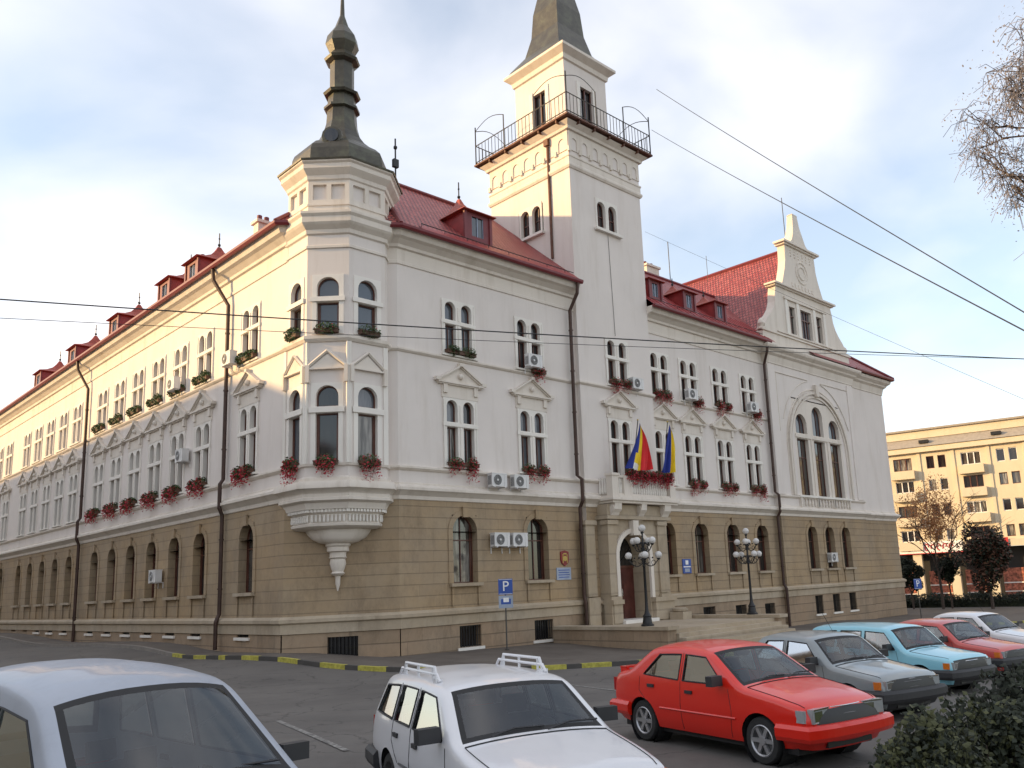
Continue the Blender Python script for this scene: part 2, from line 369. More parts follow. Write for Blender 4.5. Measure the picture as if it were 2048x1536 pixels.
def face_T(p0, rz):   # local x along wall, local -y outward, z up
    return TR(p0[0], p0[1], 0, rz)
TB = face_T((0, YB), 0); TPV = face_T((0, YT), 0); TA = face_T((XA, 0), -PI/2)   # on A: local x = -world y
def wall_grid(mb, T, u0, u1, z0, z1, holes, mat, n=0.0, depth=.3):
    us = sorted({u0, u1, *[h[0] for h in holes], *[h[1] for h in holes]}); us = [u for u in us if u0 <= u <= u1]
    zs = sorted({z0, z1, *[h[2] for h in holes], *[h[3] for h in holes]}); zs = [z for z in zs if z0 <= z <= z1]
    for a, b in zip(us, us[1:]):
        for c, d in zip(zs, zs[1:]):
            cu, cz = (a+b)/2, (c+d)/2
            if any(h[0] < cu < h[1] and h[2] < cz < h[3] for h in holes): continue
            mb.add([T @ Vector(p) for p in ((a, -n, c), (b, -n, c), (b, -n, d), (a, -n, d))], [(0, 1, 2, 3)], mat)
    for h in holes:
        a, b, c, d = h[:4]
        if a < u0-.01 or b > u1+.01 or c < z0-.01 or d > z1+.01: continue
        mb.add([T @ Vector(p) for p in ((a, -n, c), (b, -n, c), (b, -n, d), (a, -n, d), (a, depth, c), (b, depth, c), (b, depth, d), (a, depth, d))],
               [(0, 4, 5, 1), (1, 5, 6, 2), (2, 6, 7, 3), (3, 7, 4, 0)], mat)
def arch_poly(u0, u1, z0, z1, r=None, n=10, flat=False):
    w = u1-u0
    if flat: return [(u0, z0), (u1, z0), (u1, z1), (u0, z1)]
    h = w/2 if r is None else r
    zc = z1-h; out = [(u0, z0), (u1, z0)]
    for i in range(n+1):
        a = PI*i/n; out.append((((u0+u1)/2)+w/2*math.cos(a), zc+h*math.sin(a)))
    return out
def plate(mb, outer, holes, mat, n, depth, edge=.0):
    """plate in local coords at y=-n with holes; reveals go in to y=depth, outer rim back to y=edge"""
    v, t = cdt(outer, holes); mb.add([(x, -n, z) for x, z in v], t, mat)
    for h in holes:
        k = len(h); mb.add([(x, -n, z) for x, z in h]+[(x, depth, z) for x, z in h], [(i, (i+1) % k, (i+1) % k+k, i+k) for i in range(k)], mat)
    k = len(outer); mb.add([(x, -n, z) for x, z in outer]+[(x, edge, z) for x, z in outer], [((i+1) % k, i, i+k, (i+1) % k+k) for i in range(k)], mat)
def frame_ring(mb, poly, t, y0, y1, mat):
    """thin frame just inside polygon"""
    cx = sum(p[0] for p in poly)/len(poly); cz = sum(p[1] for p in poly)/len(poly)
    w = max(p[0] for p in poly)-min(p[0] for p in poly); h = max(p[1] for p in poly)-min(p[1] for p in poly)
    mx_ = (max(p[0] for p in poly)+min(p[0] for p in poly))/2; mz_ = (max(p[1] for p in poly)+min(p[1] for p in poly))/2
    inn = [(mx_+(x-mx_)*(1-2*t/w), mz_+(z-mz_)*(1-2*t/h)) for x, z in poly]
    k = len(poly)
    mb.add([(x, y0, z) for x, z in poly]+[(x, y0, z) for x, z in inn]+[(x, y1, z) for x, z in inn],
           [(i, (i+1) % k, (i+1) % k+k, i+k) for i in range(k)]+[(i+k, (i+1) % k+k, (i+1) % k+2*k, i+2*k) for i in range(k)], mat)
    return inn
def make_window(name, spec, glass='glass_dark'):
    """window prototype in local coords centred on x=0, z absolute offsets from 0; returns object tree (parentless)"""
    I = Matrix.Identity(4)
    sash = MB(); pane = MB(); sur = MB(); dep = spec.get('depth', .2); fm = spec.get('frame', 'brown_wood')
    lights = spec['lights']
    plate(sur, spec['outer'], lights, spec.get('mat', 'white_stone'), spec.get('n', .035), dep+.02, .02)
    for i, l in enumerate(lights):
        inn = frame_ring(sash, l, .05, dep-.045, dep, fm)
        v, t = cdt(inn); pane.add([(x, dep, z) for x, z in v], t, spec.get('gl', {}).get(i, glass))
        x0 = min(p[0] for p in inn); x1 = max(p[0] for p in inn); z0 = min(p[1] for p in inn); z1 = max(p[1] for p in inn)
        for (kind, val) in spec.get('bars', {}).get(i, ()):
            if kind == 'v': sash.box(x0+(x1-x0)*val-.022, x0+(x1-x0)*val+.022, dep-.04, dep-.002, z0, z1-.02, fm)
            else: sash.box(x0, x1, dep-.042, dep-.002, z0+(z1-z0)*val-.025, z0+(z1-z0)*val+.025, fm)
    for b in spec.get('boxes', ()): sur.box(*b, spec.get('mat', 'white_stone'))
    root = sash.build(name, None, I); s = sur.build('window_surround', root, I); p = pane.build('pane', root, I)
    if 'sill' in spec:
        sb = MB(); sb.box(*spec['sill'], 'smooth_stone' if spec.get('stone') else 'white_stone'); sb.build('sill', root, I)
    if 'ped' in spec:
        pb = MB(); z = spec['ped']; w = 1.2; mt = 'stucco_trim'
        pb.box(-.95, .95, -.05, .01, z-.58, z-.02, mt)
        pb.box(-w, w, -.20, .02, z, z+.07, mt); pb.box(-w+.06, w-.06, -.14, .02, z-.05, z, mt)
        # raking mouldings and tympanum
        pb.add([(-w+.1, -.06, z+.07), (w-.1, -.06, z+.07), (0, -.06, z+.76)], [(0, 1, 2)], mt)
        for sx in (-1, 1):
            a = Vector((sx*w, 0, z+.07)); b = Vector((0, 0, z+.80)); d = (b-a).normalized(); nn = Vector((-d.z, 0, d.x)) if sx < 0 else Vector((d.z, 0, -d.x))
            for (off, th, pr) in ((0, .075, .20), (-.06, .06, .13)):
                q = [a+nn*off, b+nn*off*1.0, b+nn*(off+th), a+nn*(off+th)]
                q[1].x = 0; q[2].x = 0
                pb.add([(p.x, -pr, p.z) for p in q]+[(p.x, .02, p.z) for p in q], [(0, 1, 2, 3), (3, 2, 6, 7), (0, 4, 5, 1), (0, 3, 7, 4)], mt)
            pb.box(sx*w-.12, sx*w+.12, -.22, .02, z+.07, z+.2, mt)
        pb.box(-.1, .1, -.22, .02, z+.78, z+.92, mt); pb.ball((0, -.1, z+.36), .13, mt, 8)
        for sx in (-.8, .8): pb.box(sx-.1, sx+.1, -.13, .01, z-.4, z-.05, mt)
        pb.build('pediment', root, I)
    return root
def dbl(h_up, h_tr, h_lo, glass, ped=None, extra=.1):
    lw, mu = .56, .30; tot = h_up+h_tr+h_lo
    L_ = []
    for sx in (-1, 1):
        a, b = (mu/2, mu/2+lw) if sx > 0 else (-mu/2-lw, -mu/2)
        L_.append(arch_poly(a, b, h_lo+h_tr, tot)); L_.append(arch_poly(a, b, 0, h_lo, flat=True))
    W_ = mu/2+lw+.17
    sp = dict(outer=[(-W_, -.02), (W_, -.02), (W_, tot+extra), (-W_, tot+extra)], lights=L_, depth=.2,
              boxes=[(-W_-.03, W_+.03, -.075, -.03, h_lo+.02, h_lo+h_tr-.04), (-.035, .035, -.07, -.03, 0, h_lo), (-.035, .035, -.07, -.03, h_lo+h_tr, tot-.2),
                     (-W_, -W_+.06, -.06, -.03, 0, tot), (W_-.06, W_, -.06, -.03, 0, tot)],
              sill=(-W_-.06, W_+.06, -.16, .02, -.1, -.02), bars={1: [('v', .5)], 3: [('v', .5)]})
    if ped: sp['ped'] = ped
    if isinstance(glass, dict): sp['gl'] = glass; glass = 'glass_dark'
    return sp, glass
P = {}
for k, gl in (('d', 'glass_dark'), ('s', {0: 'glass_sky', 1: 'glass_sky', 2: 'glass_sky', 3: 'glass_sky'}), ('c', {1: 'glass_curtain', 3: 'glass_dark', 0: 'glass_sky'})):
    sp, g = dbl(.80, .20, 1.30, gl); P['2'+k] = make_window('window', sp, g)
    sp, g = dbl(.93, .20, 1.62, gl, ped=3.42); P['1'+k] = make_window('window', sp, g)
def gfspec(gl, w=1.25):
    o = [(-w/2-.22, -.05), (w/2+.22, -.05)]
    zc = 2.70-w/2; r = w/2+.22
    for i in range(13):
        a = PI*i/12; o.append((r*math.cos(a), zc+r*math.sin(a)))
    return dict(outer=o, lights=[arch_poly(-w/2, w/2, 0, 2.70, n=12)], depth=.34, n=.04, mat='rusticated_stone', stone=1,
                boxes=[(-.14, .14, -.12, -.03, 2.62, 3.05), (-w/2-.1, -w/2+.02, -.06, -.03, -.9, -.12), (w/2-.02, w/2+.1, -.06, -.03, -.9, -.12)],
                bars={0: [('v', .5), ('h', .64), ('v', .06), ('v', .94)]}, sill=(-w/2-.18, w/2+.18, -.17, .02, -.13, -.0), gl={0: gl})
for k, gl in (('d', 'glass_dark'), ('c', 'glass_curtain')): P['g'+k] = make_window('window', gfspec(gl))
P['gp'] = make_window('window', gfspec('glass_dark', 1.2))
def basement(w, h, grille=True):
    I = Matrix.Identity(4); mb = MB()
    for i in range(9): mb.box(-w/2+w*i/8-.012, -w/2+w*i/8+.012, .02, .045, 0, h, 'dark_metal')
    for z in (.03, h-.03) if h > .4 else (.02,): mb.box(-w/2, w/2, .045, .06, z-.015, z+.015, 'dark_metal')
    r = mb.build('basement_window', None, I)
    p = MB(); p.quad((-w/2, .28, 0), (w/2, .28, 0), (w/2, .28, h), (-w/2, .28, h), 'glass_dark'); p.build('pane', r, I)
    s = MB(); s.box(-w/2-.12, w/2+.12, -.13, .02, -.12, -.01, 'white_stone'); s.build('sill', r, I)
    return r
P['bB'] = basement(1.1, .83); P['bA'] = basement(1.05, .22); P['bP'] = basement(.95, 1.12)
used = set()
def win(kind, T, u, z, rz=None):
    """place window kind on face T at (u,z)"""
    Mx = T @ Matrix.Translation((u, 0, z)); p = P[kind]
    if kind not in used:
        used.add(kind)
        dm = Mx @ WM[p.name].inverted()
        ch = list(p.children)
        for c in ch: WM[c.name] = dm @ WM[c.name]
        put(p, hall, Mx); return p
    return dup(p, hall, Mx)

# --- window layout.  list of (u, kind) per floor; holes are cut in the walls
Z2, Z1, ZG = 12.0, 7.30, 2.60
B2 = [(21.55, '2s'), (25.62, '2d'), (34.9, '2d'), (37.75, '2d'), (40.8, '2d'), (43.75, '2d')]
B1 = [(21.55, '1c'), (25.62, '1s'), (34.95, '1d'), (37.72, '1d'), (40.78, '1c'), (43.75, '1d')]
BG = [(21.65, 'gc'), (25.70, 'gd'), (34.95, 'gd'), (37.88, 'gc'), (40.93, 'gd'), (43.99, 'gd')]
BB = [(21.8, .10), (25.84, .07), (38.06, .0), (41.1, -.05), (44.1, -.1)]
AY = [32.85, 37.38, 40.2, 43.0, 45.8, 48.6, 51.4, 56.0, 58.8, 61.6, 64.4, 67.2, 72.0, 74.8, 77.6, 80.4]
hole2 = lambda u: (u-.86, u+.86, Z2, Z2+2.30)
hole1 = lambda u: (u-.86, u+.86, Z1, Z1+2.75)
holeg = lambda u: (u-.64, u+.64, ZG, ZG+2.05)
ZC = 6.2     # rustication / stucco line
walls = MB()
def facade(T, u0, u1, w2, w1, wg, wb, zt=16.7, bh=None, zb=-2.0, n=0.0):
    wall_grid(walls, T, u0, u1, ZC, zt, [hole2(u) for u in w2]+[hole1(u) for u in w1], 'stucco_wall', n, .22)
    # ground-floor: holes reach the spring line, the arched head closes them
    hs = [holeg(u) for u in wg]
    wall_grid(walls, T, u0, u1, 1.45, ZC, hs+[(u-.64, u+.64, ZG+2.05, ZG+2.72) for u in wg], 'rusticated_stone', n, .36)
    wall_grid(walls, T, u0, u1, zb, 1.45, bh or [], 'plinth_stone', n+.06, .3)
for u, k in B2[:2]: win(k, TB, u, Z2)
for u, k in B1[:2]: win(k, TB, u, Z1)
facade(TB, CB[0], TX0, [u for u, _ in B2[:2]], [u for u, _ in B1[:2]], [u for u, _ in BG[:2]], None, bh=[(u-.55, u+.55, z, z+.83) for u, z in BB[:2]])
facade(TB, TX1, PX0, [35.12, 37.75, 40.8, 43.75], [35.12, 37.72, 40.78, 43.75], [u for u, _ in BG[2:]], None, bh=[(u-.55, u+.55, z, z+.83) for u, z in BB[2:]])
for lst, z in ((B2[2:], Z2), (B1[2:], Z1)):
    for u, k in lst:
        if u > 36: win(k, TB, u, z)
# windows next to the tower sit just clear of it
for u, k in BG: win(k, TB, u, ZG)
for u, z in BB: win('bB', TB, u, z)
for k, z in (('2d', Z2), ('1d', Z1)):
    win(k, TB @ Matrix.Translation((0, -.012, 0)), 35.12, z)
# facade A (local x = -y)
facade(TA, -YFAR, -CA[1], [-y for y in AY], [-y for y in AY], [-y+.08 for y in AY], None, bh=[(-y-.5, -y+.55, .9, 1.12) for y in AY])
gA = ['2d', '2c', '2s']; g1A = ['1d', '1c', '1d']
for i, y in enumerate(AY):
    win(gA[i % 3], TA, -y, Z2); win(g1A[i % 3], TA, -y, Z1); win('gd' if i % 2 else 'gc', TA, -y+.08, ZG)
    if i < 10: win('bA', TA, -y+.02, .9)
# chamfer
cd = Vector((CB[0]-CA[0], CB[1]-CA[1])); CL = cd.length; TC = face_T(CA, math.atan2(cd.y, cd.x))
wall_grid(walls, TC, 0, CL, ZC, 16.7, [], 'stucco_wall', 0); wall_grid(walls, TC, 0, CL, 1.45, ZC, [], 'rusticated_stone', 0)
wall_grid(walls, TC, 0, CL, -2, 1.45, [(1.6, 2.7, .12, .85)], 'plinth_stone', .06)
win('bB', TC, 2.15, .10)
# end and rear walls
for T, a, b in ((face_T((EX, 0), PI/2), YB, YBACK), (face_T((0, YBACK), PI), -EX, -XBACK), (face_T((XBACK, 0), PI/2), YBACK, YFAR), (face_T((0, YFAR), PI), -XBACK, -XA)):
    wall_grid(walls, T, a, b, ZC, 16.7, [], 'stucco_wall'); wall_grid(walls, T, a, b, 1.45, ZC, [], 'rusticated_stone'); wall_grid(walls, T, a, b, -2.5, 1.45, [], 'plinth_stone', .06)
# pavilion front + end bay
PL = 55.5
def pv_holes(): return [(48.45, 54.85, 7.2, 13.6)]
gpu = [49.5, 51.75, 54.0]
wall_grid(walls, TPV, PX0, 57.3, ZC, 16.7, pv_holes(), 'stucco_wall', 0, .3)
wall_grid(walls, TPV, PX0, 57.3, 1.45, ZC, [(u-.62, u+.62, ZG, ZG+2.72) for u in gpu], 'rusticated_stone', 0, .36)
wall_grid(walls, TPV, PX0, 57.3, -2.5, 1.45, [(u-.48, u+.48, -.17, .95) for u in gpu], 'plinth_stone', .06, .3)
for u in gpu: win('gp', TPV, u, ZG); win('bP', TPV, u, -.17)
facade(TB, 57.3, EX, [], [], [], None, zb=-2.5)
for x in (PX0, 57.3): walls.quad((x, YT, -2.5), (x, YB, -2.5), (x, YB, 16.7), (x, YT, 16.7), 'stucco_wall' if x > 50 else 'stucco_wall')
for x in (PX0-.004, 57.304):
    for a, b, mm in ((-2.5, 1.45, 'plinth_stone'), (1.45, ZC, 'rusticated_stone')): walls.quad((x, YT-.0, a), (x, YB, a), (x, YB, b), (x, YT-.0, b), mm)
hb(walls, 'wall')

# --- mouldings swept round the front
def sweep(mb, path, prof, mat, closed=False):
    """prof: list of (out, z); out is to the right-hand side when walking the path reversed (outward)"""
    n = len(path); dirs = []
    P2 = [Vector(p) for p in path]; offs = []
    for i in range(n):
        if closed or 0 < i < n-1:
            d0 = (P2[i]-P2[i-1]).normalized(); d1 = (P2[(i+1) % n]-P2[i]).normalized()
        elif i == 0: d0 = d1 = (P2[1]-P2[0]).normalized()
        else: d0 = d1 = (P2[i]-P2[i-1]).normalized()
        n0 = Vector((d0.y, -d0.x)); n1 = Vector((d1.y, -d1.x)); b = (n0+n1)
        b = b/max(.3, b.dot(n0)) if b.length > 1e-6 else n0
        offs.append(b)
    k = len(prof); vs = []
    for p, o_ in zip(P2, offs):
        for a, z in prof: vs.append((p.x+o_.x*a, p.y+o_.y*a, z))
    fs = []
    rng = range(n if closed else n-1)
    for i in rng:
        j = (i+1) % n
        for q in range(k-1): fs.append((i*k+q, j*k+q, j*k+q+1, i*k+q+1))
    if not closed: fs += [tuple(range(k)), tuple((n-1)*k+q for q in range(k))[::-1]]
    mb.add(vs, fs, mat)
frontL = [(XA, YFAR), CA, CB, (TX0-.0, YB), (TX0, YT), (TX1, YT), (TX1, YB), (PX0, YB), (PX0, YT), (57.3, YT), (57.3, YB), (EX, YB), (EX, YBACK)]
seg_l = [(XA, YFAR), CA, CB, (TX0, YB)]; seg_m = [(TX1, YB), (PX0, YB)]; seg_p = [(PX0, YB), (PX0, YT), (57.3, YT), (57.3, YB), (EX, YB), (EX, YBACK)]
orn = MB()
segs_pl = [[(XA, YFAR), CA, CB, (TX0, YB), (TX0, YT), (29.3, YT)], [(33.9, YT), (TX1, YT), (TX1, YB), (PX0, YB), (PX0, YT), (57.3, YT), (57.3, YB), (EX, YB), (EX, YBACK)]]
for s_ in segs_pl:
    sweep(orn, s_, [(.0, 1.0), (.11, 1.02), (.11, 1.36), (.20, 1.42), (.20, 1.54), (.06, 1.64), (.0, 1.64)], 'smooth_stone')
hb(orn, 'plinth_moulding')
corn = MB()
sweep(corn, frontL, [(0, 5.84), (.05, 5.86), (.07, 6.0), (.22, 6.14), (.30, 6.20), (.30, 6.30), (.12, 6.40), (.05, 6.44), (.05, 6.50), (0, 6.52)], 'stucco_trim')
sweep(corn, seg_l+[(TX0, YT), (29.6, YT)], [(0, 6.98), (.06, 7.0), (.14, 7.07), (.14, 7.14), (.0, 7.18)], 'stucco_trim')
sweep(corn, [(34.0, YT), (TX1, YT)]+seg_m+[(PX0, YT), (57.3, YT)], [(0, 6.98), (.06, 7.0), (.14, 7.07), (.14, 7.14), (.0, 7.18)], 'stucco_trim')
hb(corn, 'first_floor_cornice')
c2 = MB(); p2 = [(0, 11.72), (.05, 11.74), (.11, 11.80), (.11, 11.87), (.0, 11.9)]
sweep(c2, [(XA, YFAR), CA, CB, (TX0, YB), (TX0, YT), (TX1, YT), (TX1, YB), (PX0, YB)], p2, 'stucco_trim'); hb(c2, 'sill_string_course')
c3 = MB()
big = [(0, 15.36), (.05, 15.38), (.05, 15.50), (.02, 15.52), (.02, 16.02), (.12, 16.06), (.14, 16.18), (.34, 16.34), (.50, 16.40), (.56, 16.52), (.62, 16.66), (.62, 16.72), (0, 16.74)]
sweep(c3, seg_l, big, 'stucco_trim'); sweep(c3, seg_m, big, 'stucco_trim')
sweep(c3, seg_p, [(0, 15.5), (.05, 15.52), (.05, 15.6), (.14, 16.0), (.3, 16.12), (.34, 16.22), (.55, 16.38), (.6, 16.5), (.6, 16.58), (0, 16.62)], 'stucco_trim')
hb(c3, 'main_cornice')
g = MB()
def gutter(path): sweep(g, path, [(.60, 16.70), (.66, 16.62), (.76, 16.60), (.82, 16.68), (.82, 16.78), (.78, 16.78), (.60, 16.76)], 'dark_red_wood')
gutter(seg_l); gutter(seg_m); gutter([(57.3, YB), (EX, YB), (EX, YBACK)]); hb(g, 'gutter')

# --- roofs
def uvface(mb, pts, mat, along=None):
    pts = [Vector(p) for p in pts]; nrm = (pts[1]-pts[0]).cross(pts[2]-pts[0]).normalized()
    if nrm.z < 0: pts = pts[::-1]; nrm = -nrm
    h = Vector((0, 0, 1)).cross(nrm).normalized(); s_ = nrm.cross(h)
    mb.add(pts, [tuple(range(len(pts)))], mat); mb.uv[len(mb.f)-1] = [(p.dot(h), p.dot(s_)) for p in pts]
SL = .841; ZE = 16.72
ya, yr, yb_ = 26.42, 33.0, 39.9; zr = ZE+(yr-ya)*SL
xa, xr, xb_ = 14.35, 20.95, 27.9
def zf(y): return ZE+(y-ya)*SL
roof = MB()
ch1, ch2 = (xa, 29.3), (18.2, ya)
uvface(roof, [(xa, ch1[1], ZE), (xr, yr, zr), (xr, YFAR, zr), (xa, YFAR, ZE)], 'clay_tiles')
uvface(roof, [(*ch1, ZE), (*ch2, ZE), (xr, yr, zr)], 'clay_tiles')
uvface(roof, [(*ch2, ZE), (TX0, ya, ZE), (TX0, yr, zr), (xr, yr, zr)], 'clay_tiles')
uvface(roof, [(xr, yr, zr), (xb_, yb_, ZE), (xb_, YFAR, ZE), (xr, YFAR, zr)], 'clay_tiles')
uvface(roof, [(xr, yr, zr), (57.0, yr, zr), (63.5, yb_, ZE), (xb_, yb_, ZE)], 'clay_tiles')
ysk = 28.0
uvface(roof, [(TX1, ysk, zf(ysk)), (51.5, ysk, zf(ysk)), (51.5, yr, zr), (TX1, yr, zr)], 'clay_tiles')
uvface(roof, [(51.5, ya, ZE), (63.5, ya, ZE), (57.0, yr, zr), (51.5, yr, zr)], 'clay_tiles')
uvface(roof, [(63.5, ya, ZE), (63.5, yb_, ZE), (57.0, yr, zr)], 'clay_tiles')
# pavilion cross roof
xc, zp = 51.55, 24.75
uvface(roof, [(45.35, YT+.3, 16.75), (xc, YT+.3, zp), (xc, 39.6, zp), (45.35, 39.6, 16.75)], 'clay_tiles')
uvface(roof, [(57.75, YT+.3, 16.75), (xc, YT+.3, zp), (xc, 39.6, zp), (57.75, 39.6, 16.75)], 'clay_tiles')
roof.add([(45.35, 39.6, 16.75), (57.75, 39.6, 16.75), (xc, 39.6, zp)], [(0, 1, 2)], 'stucco_wall')
R = hb(roof, 'roof')
mb = MB(); mb.tube([(xr, yr, zr+.03), (TX0, yr, zr+.03)], .13, 'dark_red_wood', 6); mb.tube([(TX1, yr, zr+.03), (57, yr, zr+.03), (63.5, ya, ZE+.05)], .13, 'dark_red_wood', 6)
mb.tube([(xr, yr, zr+.03), (xr, YFAR, zr+.03)], .13, 'dark_red_wood', 6); mb.tube([(xc, YT+.3, zp+.03), (xc, 39.6, zp+.03)], .13, 'dark_red_wood', 6)
mb.tube([(*ch1, ZE+.03), (xr, yr, zr+.03)], .1, 'dark_red_wood'); mb.tube([(*ch2, ZE+.03), (xr, yr, zr+.03)], .1, 'dark_red_wood')
hb(mb, 'ridge_tiles', R)
mb = MB(); mb.add([(TX1, ya, ZE+.02), (46.4, ya, ZE+.02), (46.4, ysk+.6, zf(ysk+.6)+.03), (TX1, ysk+.6, zf(ysk+.6)+.03)], [(0, 1, 2, 3)], 'red_sheet_metal')
for i in range(20):
    x = TX1+.3+i*.6; mb.tube([(x, ya, ZE+.04), (x, ysk+.6, zf(ysk+.6)+.05)], .018, 'red_sheet_metal', 4)
hb(mb, 'sheet_metal_skirt', R)
mb = MB(); rr_ = [(18.9, 26.9), (28.2, 26.9)]
mb.add([(19.4, ya, ZE+.02), (TX0-.01, ya, ZE+.02), (TX0-.01, ya+.6, zf(ya+.6)+.03), (19.4, ya+.6, zf(ya+.6)+.03)], [(0, 1, 2, 3)], 'red_sheet_metal')
hb(mb, 'sheet_metal_eaves', R)
def snowguard(): pass
for k, (x0, x1) in enumerate(((19.5, 28.5), (34.4, 45.6))):
    mb = MB()
    mb.tube([(x0, ya+.45, zf(ya+.45)+.16), (x1, ya+.45, zf(ya+.45)+.16)], .02, 'dark_metal', 5)
    x = x0
    while x < x1: mb.tube([(x, ya+.45, zf(ya+.45)), (x, ya+.45, zf(ya+.45)+.17)], .015, 'dark_metal', 4); x += 1.2
    hb(mb, 'snow_guard', R)
def chimney(x, y, w, d, z0, z1):
    mb = MB(); mb.box(x-w/2, x+w/2, y-d/2, y+d/2, z0, z1, 'stucco_trim'); mb.box(x-w/2-.1, x+w/2+.1, y-d/2-.1, y+d/2+.1, z1, z1+.14, 'stucco_trim')
    for sx in (-.25, .25): mb.lathe((x+sx*w, y, z1+.14), [(.12, 0), (.12, .3), (.09, .32)], 'clay_flat' if 'clay_flat' in M else 'dark_red_wood', 10)
    hb(mb, 'chimney', R)
chimney(43.0, 33.6, 1.3, .8, 20, 23.0); chimney(17.3, 36.6, .7, .5, 18, 19.9); chimney(16.6, 41.5, .6, .5, 17.5, 19.3); chimney(24.0, 37, 1.2, .8, 18, 23.2)
mb = MB(); mb.tube([(44.6, 33, zr), (44.6, 33, 25.2)], .03, 'dark_metal'); mb.tube([(39.6, 33, zr), (39.6, 33, 25.0)], .03, 'dark_metal'); mb.tube([(51.55, 27.9, 24.8), (51.55, 27.9, 28.7)], .03, 'dark_metal')
mb.tube([(50.6, 34, 24.0), (50.6, 34, 26)], .02, 'dark_metal'); hb(mb, 'lightning_rod', R)

def dormer(T, w, h, dep, z0, scale=1.0):
    """front faces local -y at y=0, centred on x=0, bottom z0"""
    b = MB(); f = lambda v: T @ Vector(v)
    hw = w/2; wh = h*.62; ww = w*.46; zb = z0+h*.26
    # front with hole
    fr = MB(); plate(fr, [(-hw, z0), (hw, z0), (hw, z0+h), (-hw, z0+h)], [[(-ww/2, zb), (ww/2, zb), (ww/2, zb+wh), (-ww/2, zb+wh)]], 'dark_red_wood', 0, .08, .02)
    b.add([f(v) for v in fr.v], fr.f, 'dark_red_wood')
    for s in (-1, 1):
        b.add([f(v) for v in ((s*hw, 0, z0-.3), (s*hw, dep, z0-.3), (s*hw, dep, z0+h), (s*hw, 0, z0+h))], [(0, 1, 2, 3)], 'red_sheet_metal')
        b.box(s*hw-.07, s*hw+.07, -.06, .03, z0-.05, z0+h, 'dark_red_wood', T)
    b.box(-hw-.02, hw+.02, -.1, .03, z0-.05, z0+.06, 'dark_red_wood', T)
    b.add([f(v) for v in ((-hw, 0, z0-.4), (hw, 0, z0-.4), (hw, 0, z0), (-hw, 0, z0))], [(0, 1, 2, 3)], 'red_sheet_metal')
    D = hb(b, 'dormer', hall)
    # concave pyramid roof
    rb = MB(); cy = dep*.5; ov = .22; prof = [(1.0, 0), (.98, .05), (.62, .26), (.34, .55), (.14, .95), (.05, 1.25)]
    X = hw+ov; Y = dep*.5+ov; rings = []
    for s, z in prof: rings.append([(-X*s, cy-Y*s, z0+h+z*scale), (X*s, cy-Y*s, z0+h+z*scale), (X*s, cy+Y*s, z0+h+z*scale), (-X*s, cy+Y*s, z0+h+z*scale)])
    vs = [f(v) for q in rings for v in q]; n = len(prof)
    rb.add(vs, [(i*4+k, i*4+(k+1) % 4, (i+1)*4+(k+1) % 4, (i+1)*4+k) for i in range(n-1) for k in range(4)]+[(0, 3, 2, 1)], 'clay_plain')
    zt = z0+h+1.25*scale; c = f((0, cy, zt))
    rb.tube([c, c+Vector((0, 0, .9*scale))], .03, 'dark_metal', 5); rb.ball(c+Vector((0, 0, .12)), .08, 'dark_metal', 6); rb.ball(c+Vector((0, 0, .55*scale)), .05, 'dark_metal', 6)
    hb(rb, 'dormer_roof', D)
    wb = MB(); wb.add([f(v) for v in ((-ww/2, .07, zb), (ww/2, .07, zb), (ww/2, .07, zb+wh), (-ww/2, .07, zb+wh))], [(0, 1, 2, 3)], 'glass_sky')
    wb.box(-.02, .02, .03, .06, zb, zb+wh, 'sign_pale', T)
    for s in (-1, 1): wb.box(s*ww/2-.025, s*ww/2+.025, .02, .06, zb, zb+wh, 'sign_pale', T)
    hb(wb, 'dormer_window', D)
simple('clay_plain', (.34, .06, .035), .55, 0, .3, 5)
dormer(TR(23.0, 27.45, 0, 0), 1.45, 1.5, 2.6, 17.4, .95)
for x in (35.5, 38.6, 41.7): dormer(TR(x, 27.35, 0, 0), 1.05, 1.25, 2.2, 17.35, .55)
for y in (40.7, 44.3, 52, 60, 68): dormer(TR(15.65, y, 0, -PI/2), 1.5, 1.5, 2.6, 17.45, .85)

# --- tower
tw = MB(); TL = face_T((TX0, 0), -PI/2); TF = face_T((0, YT), 0)
tz = 25.35
fw = [(30.47, 31.17), (31.43, 32.13)]
wall_grid(tw, TF, TX0, TX1, ZC, tz, [(31.45-.86, 31.45+.86, Z2, Z2+2.3), (31.38-.86, 31.38+.86, Z1+.15, Z1+2.9), (30.5, 32.1, 20.15, 21.75)], 'stucco_wall', 0, .25)
wall_grid(tw, TF, TX0, 29.4, -1.5, ZC, [], 'rusticated_stone'); wall_grid(tw, TF, 33.8, TX1, -1.5, ZC, [], 'rusticated_stone')
wall_grid(tw, TL, -TYB, -YT, 16, tz, [(-30.8, -28.95, 20.15, 21.75)], 'stucco_wall', 0, .25); tw.quad((TX0, YT, -1.5), (TX0, YB, -1.5), (TX0, YB, 16.8), (TX0, YT, 16.8), 'stucco_wall')
wall_grid(tw, face_T((TX1, 0), PI/2), YT, TYB, -1.5, tz, [], 'stucco_wall'); wall_grid(tw, face_T((0, TYB), PI), -TX1, -TX0, 16, tz, [], 'stucco_wall')
tower = hb(tw, 'tower', hall)
sp2 = dict(outer=[(-.86, -.02), (.86, -.02), (.86, 1.66), (-.86, 1.66)], lights=[arch_poly(-.74, -.12, 0, 1.5), arch_poly(.12, .74, 0, 1.5)], depth=.2, n=.03,
           sill=(-1.0, 1.0, -.2, .02, -.16, -.02), bars={0: [('h', .5), ('v', .5)], 1: [('h', .5), ('v', .5)]}, frame='brown_wood', gl={0: 'glass_dark', 1: 'glass_dark'})
pt = make_window('tower_window', sp2)
def wint(T, u, z):
    Mx = T @ Matrix.Translation((u, 0, z))
    return dup(pt, tower, Mx)
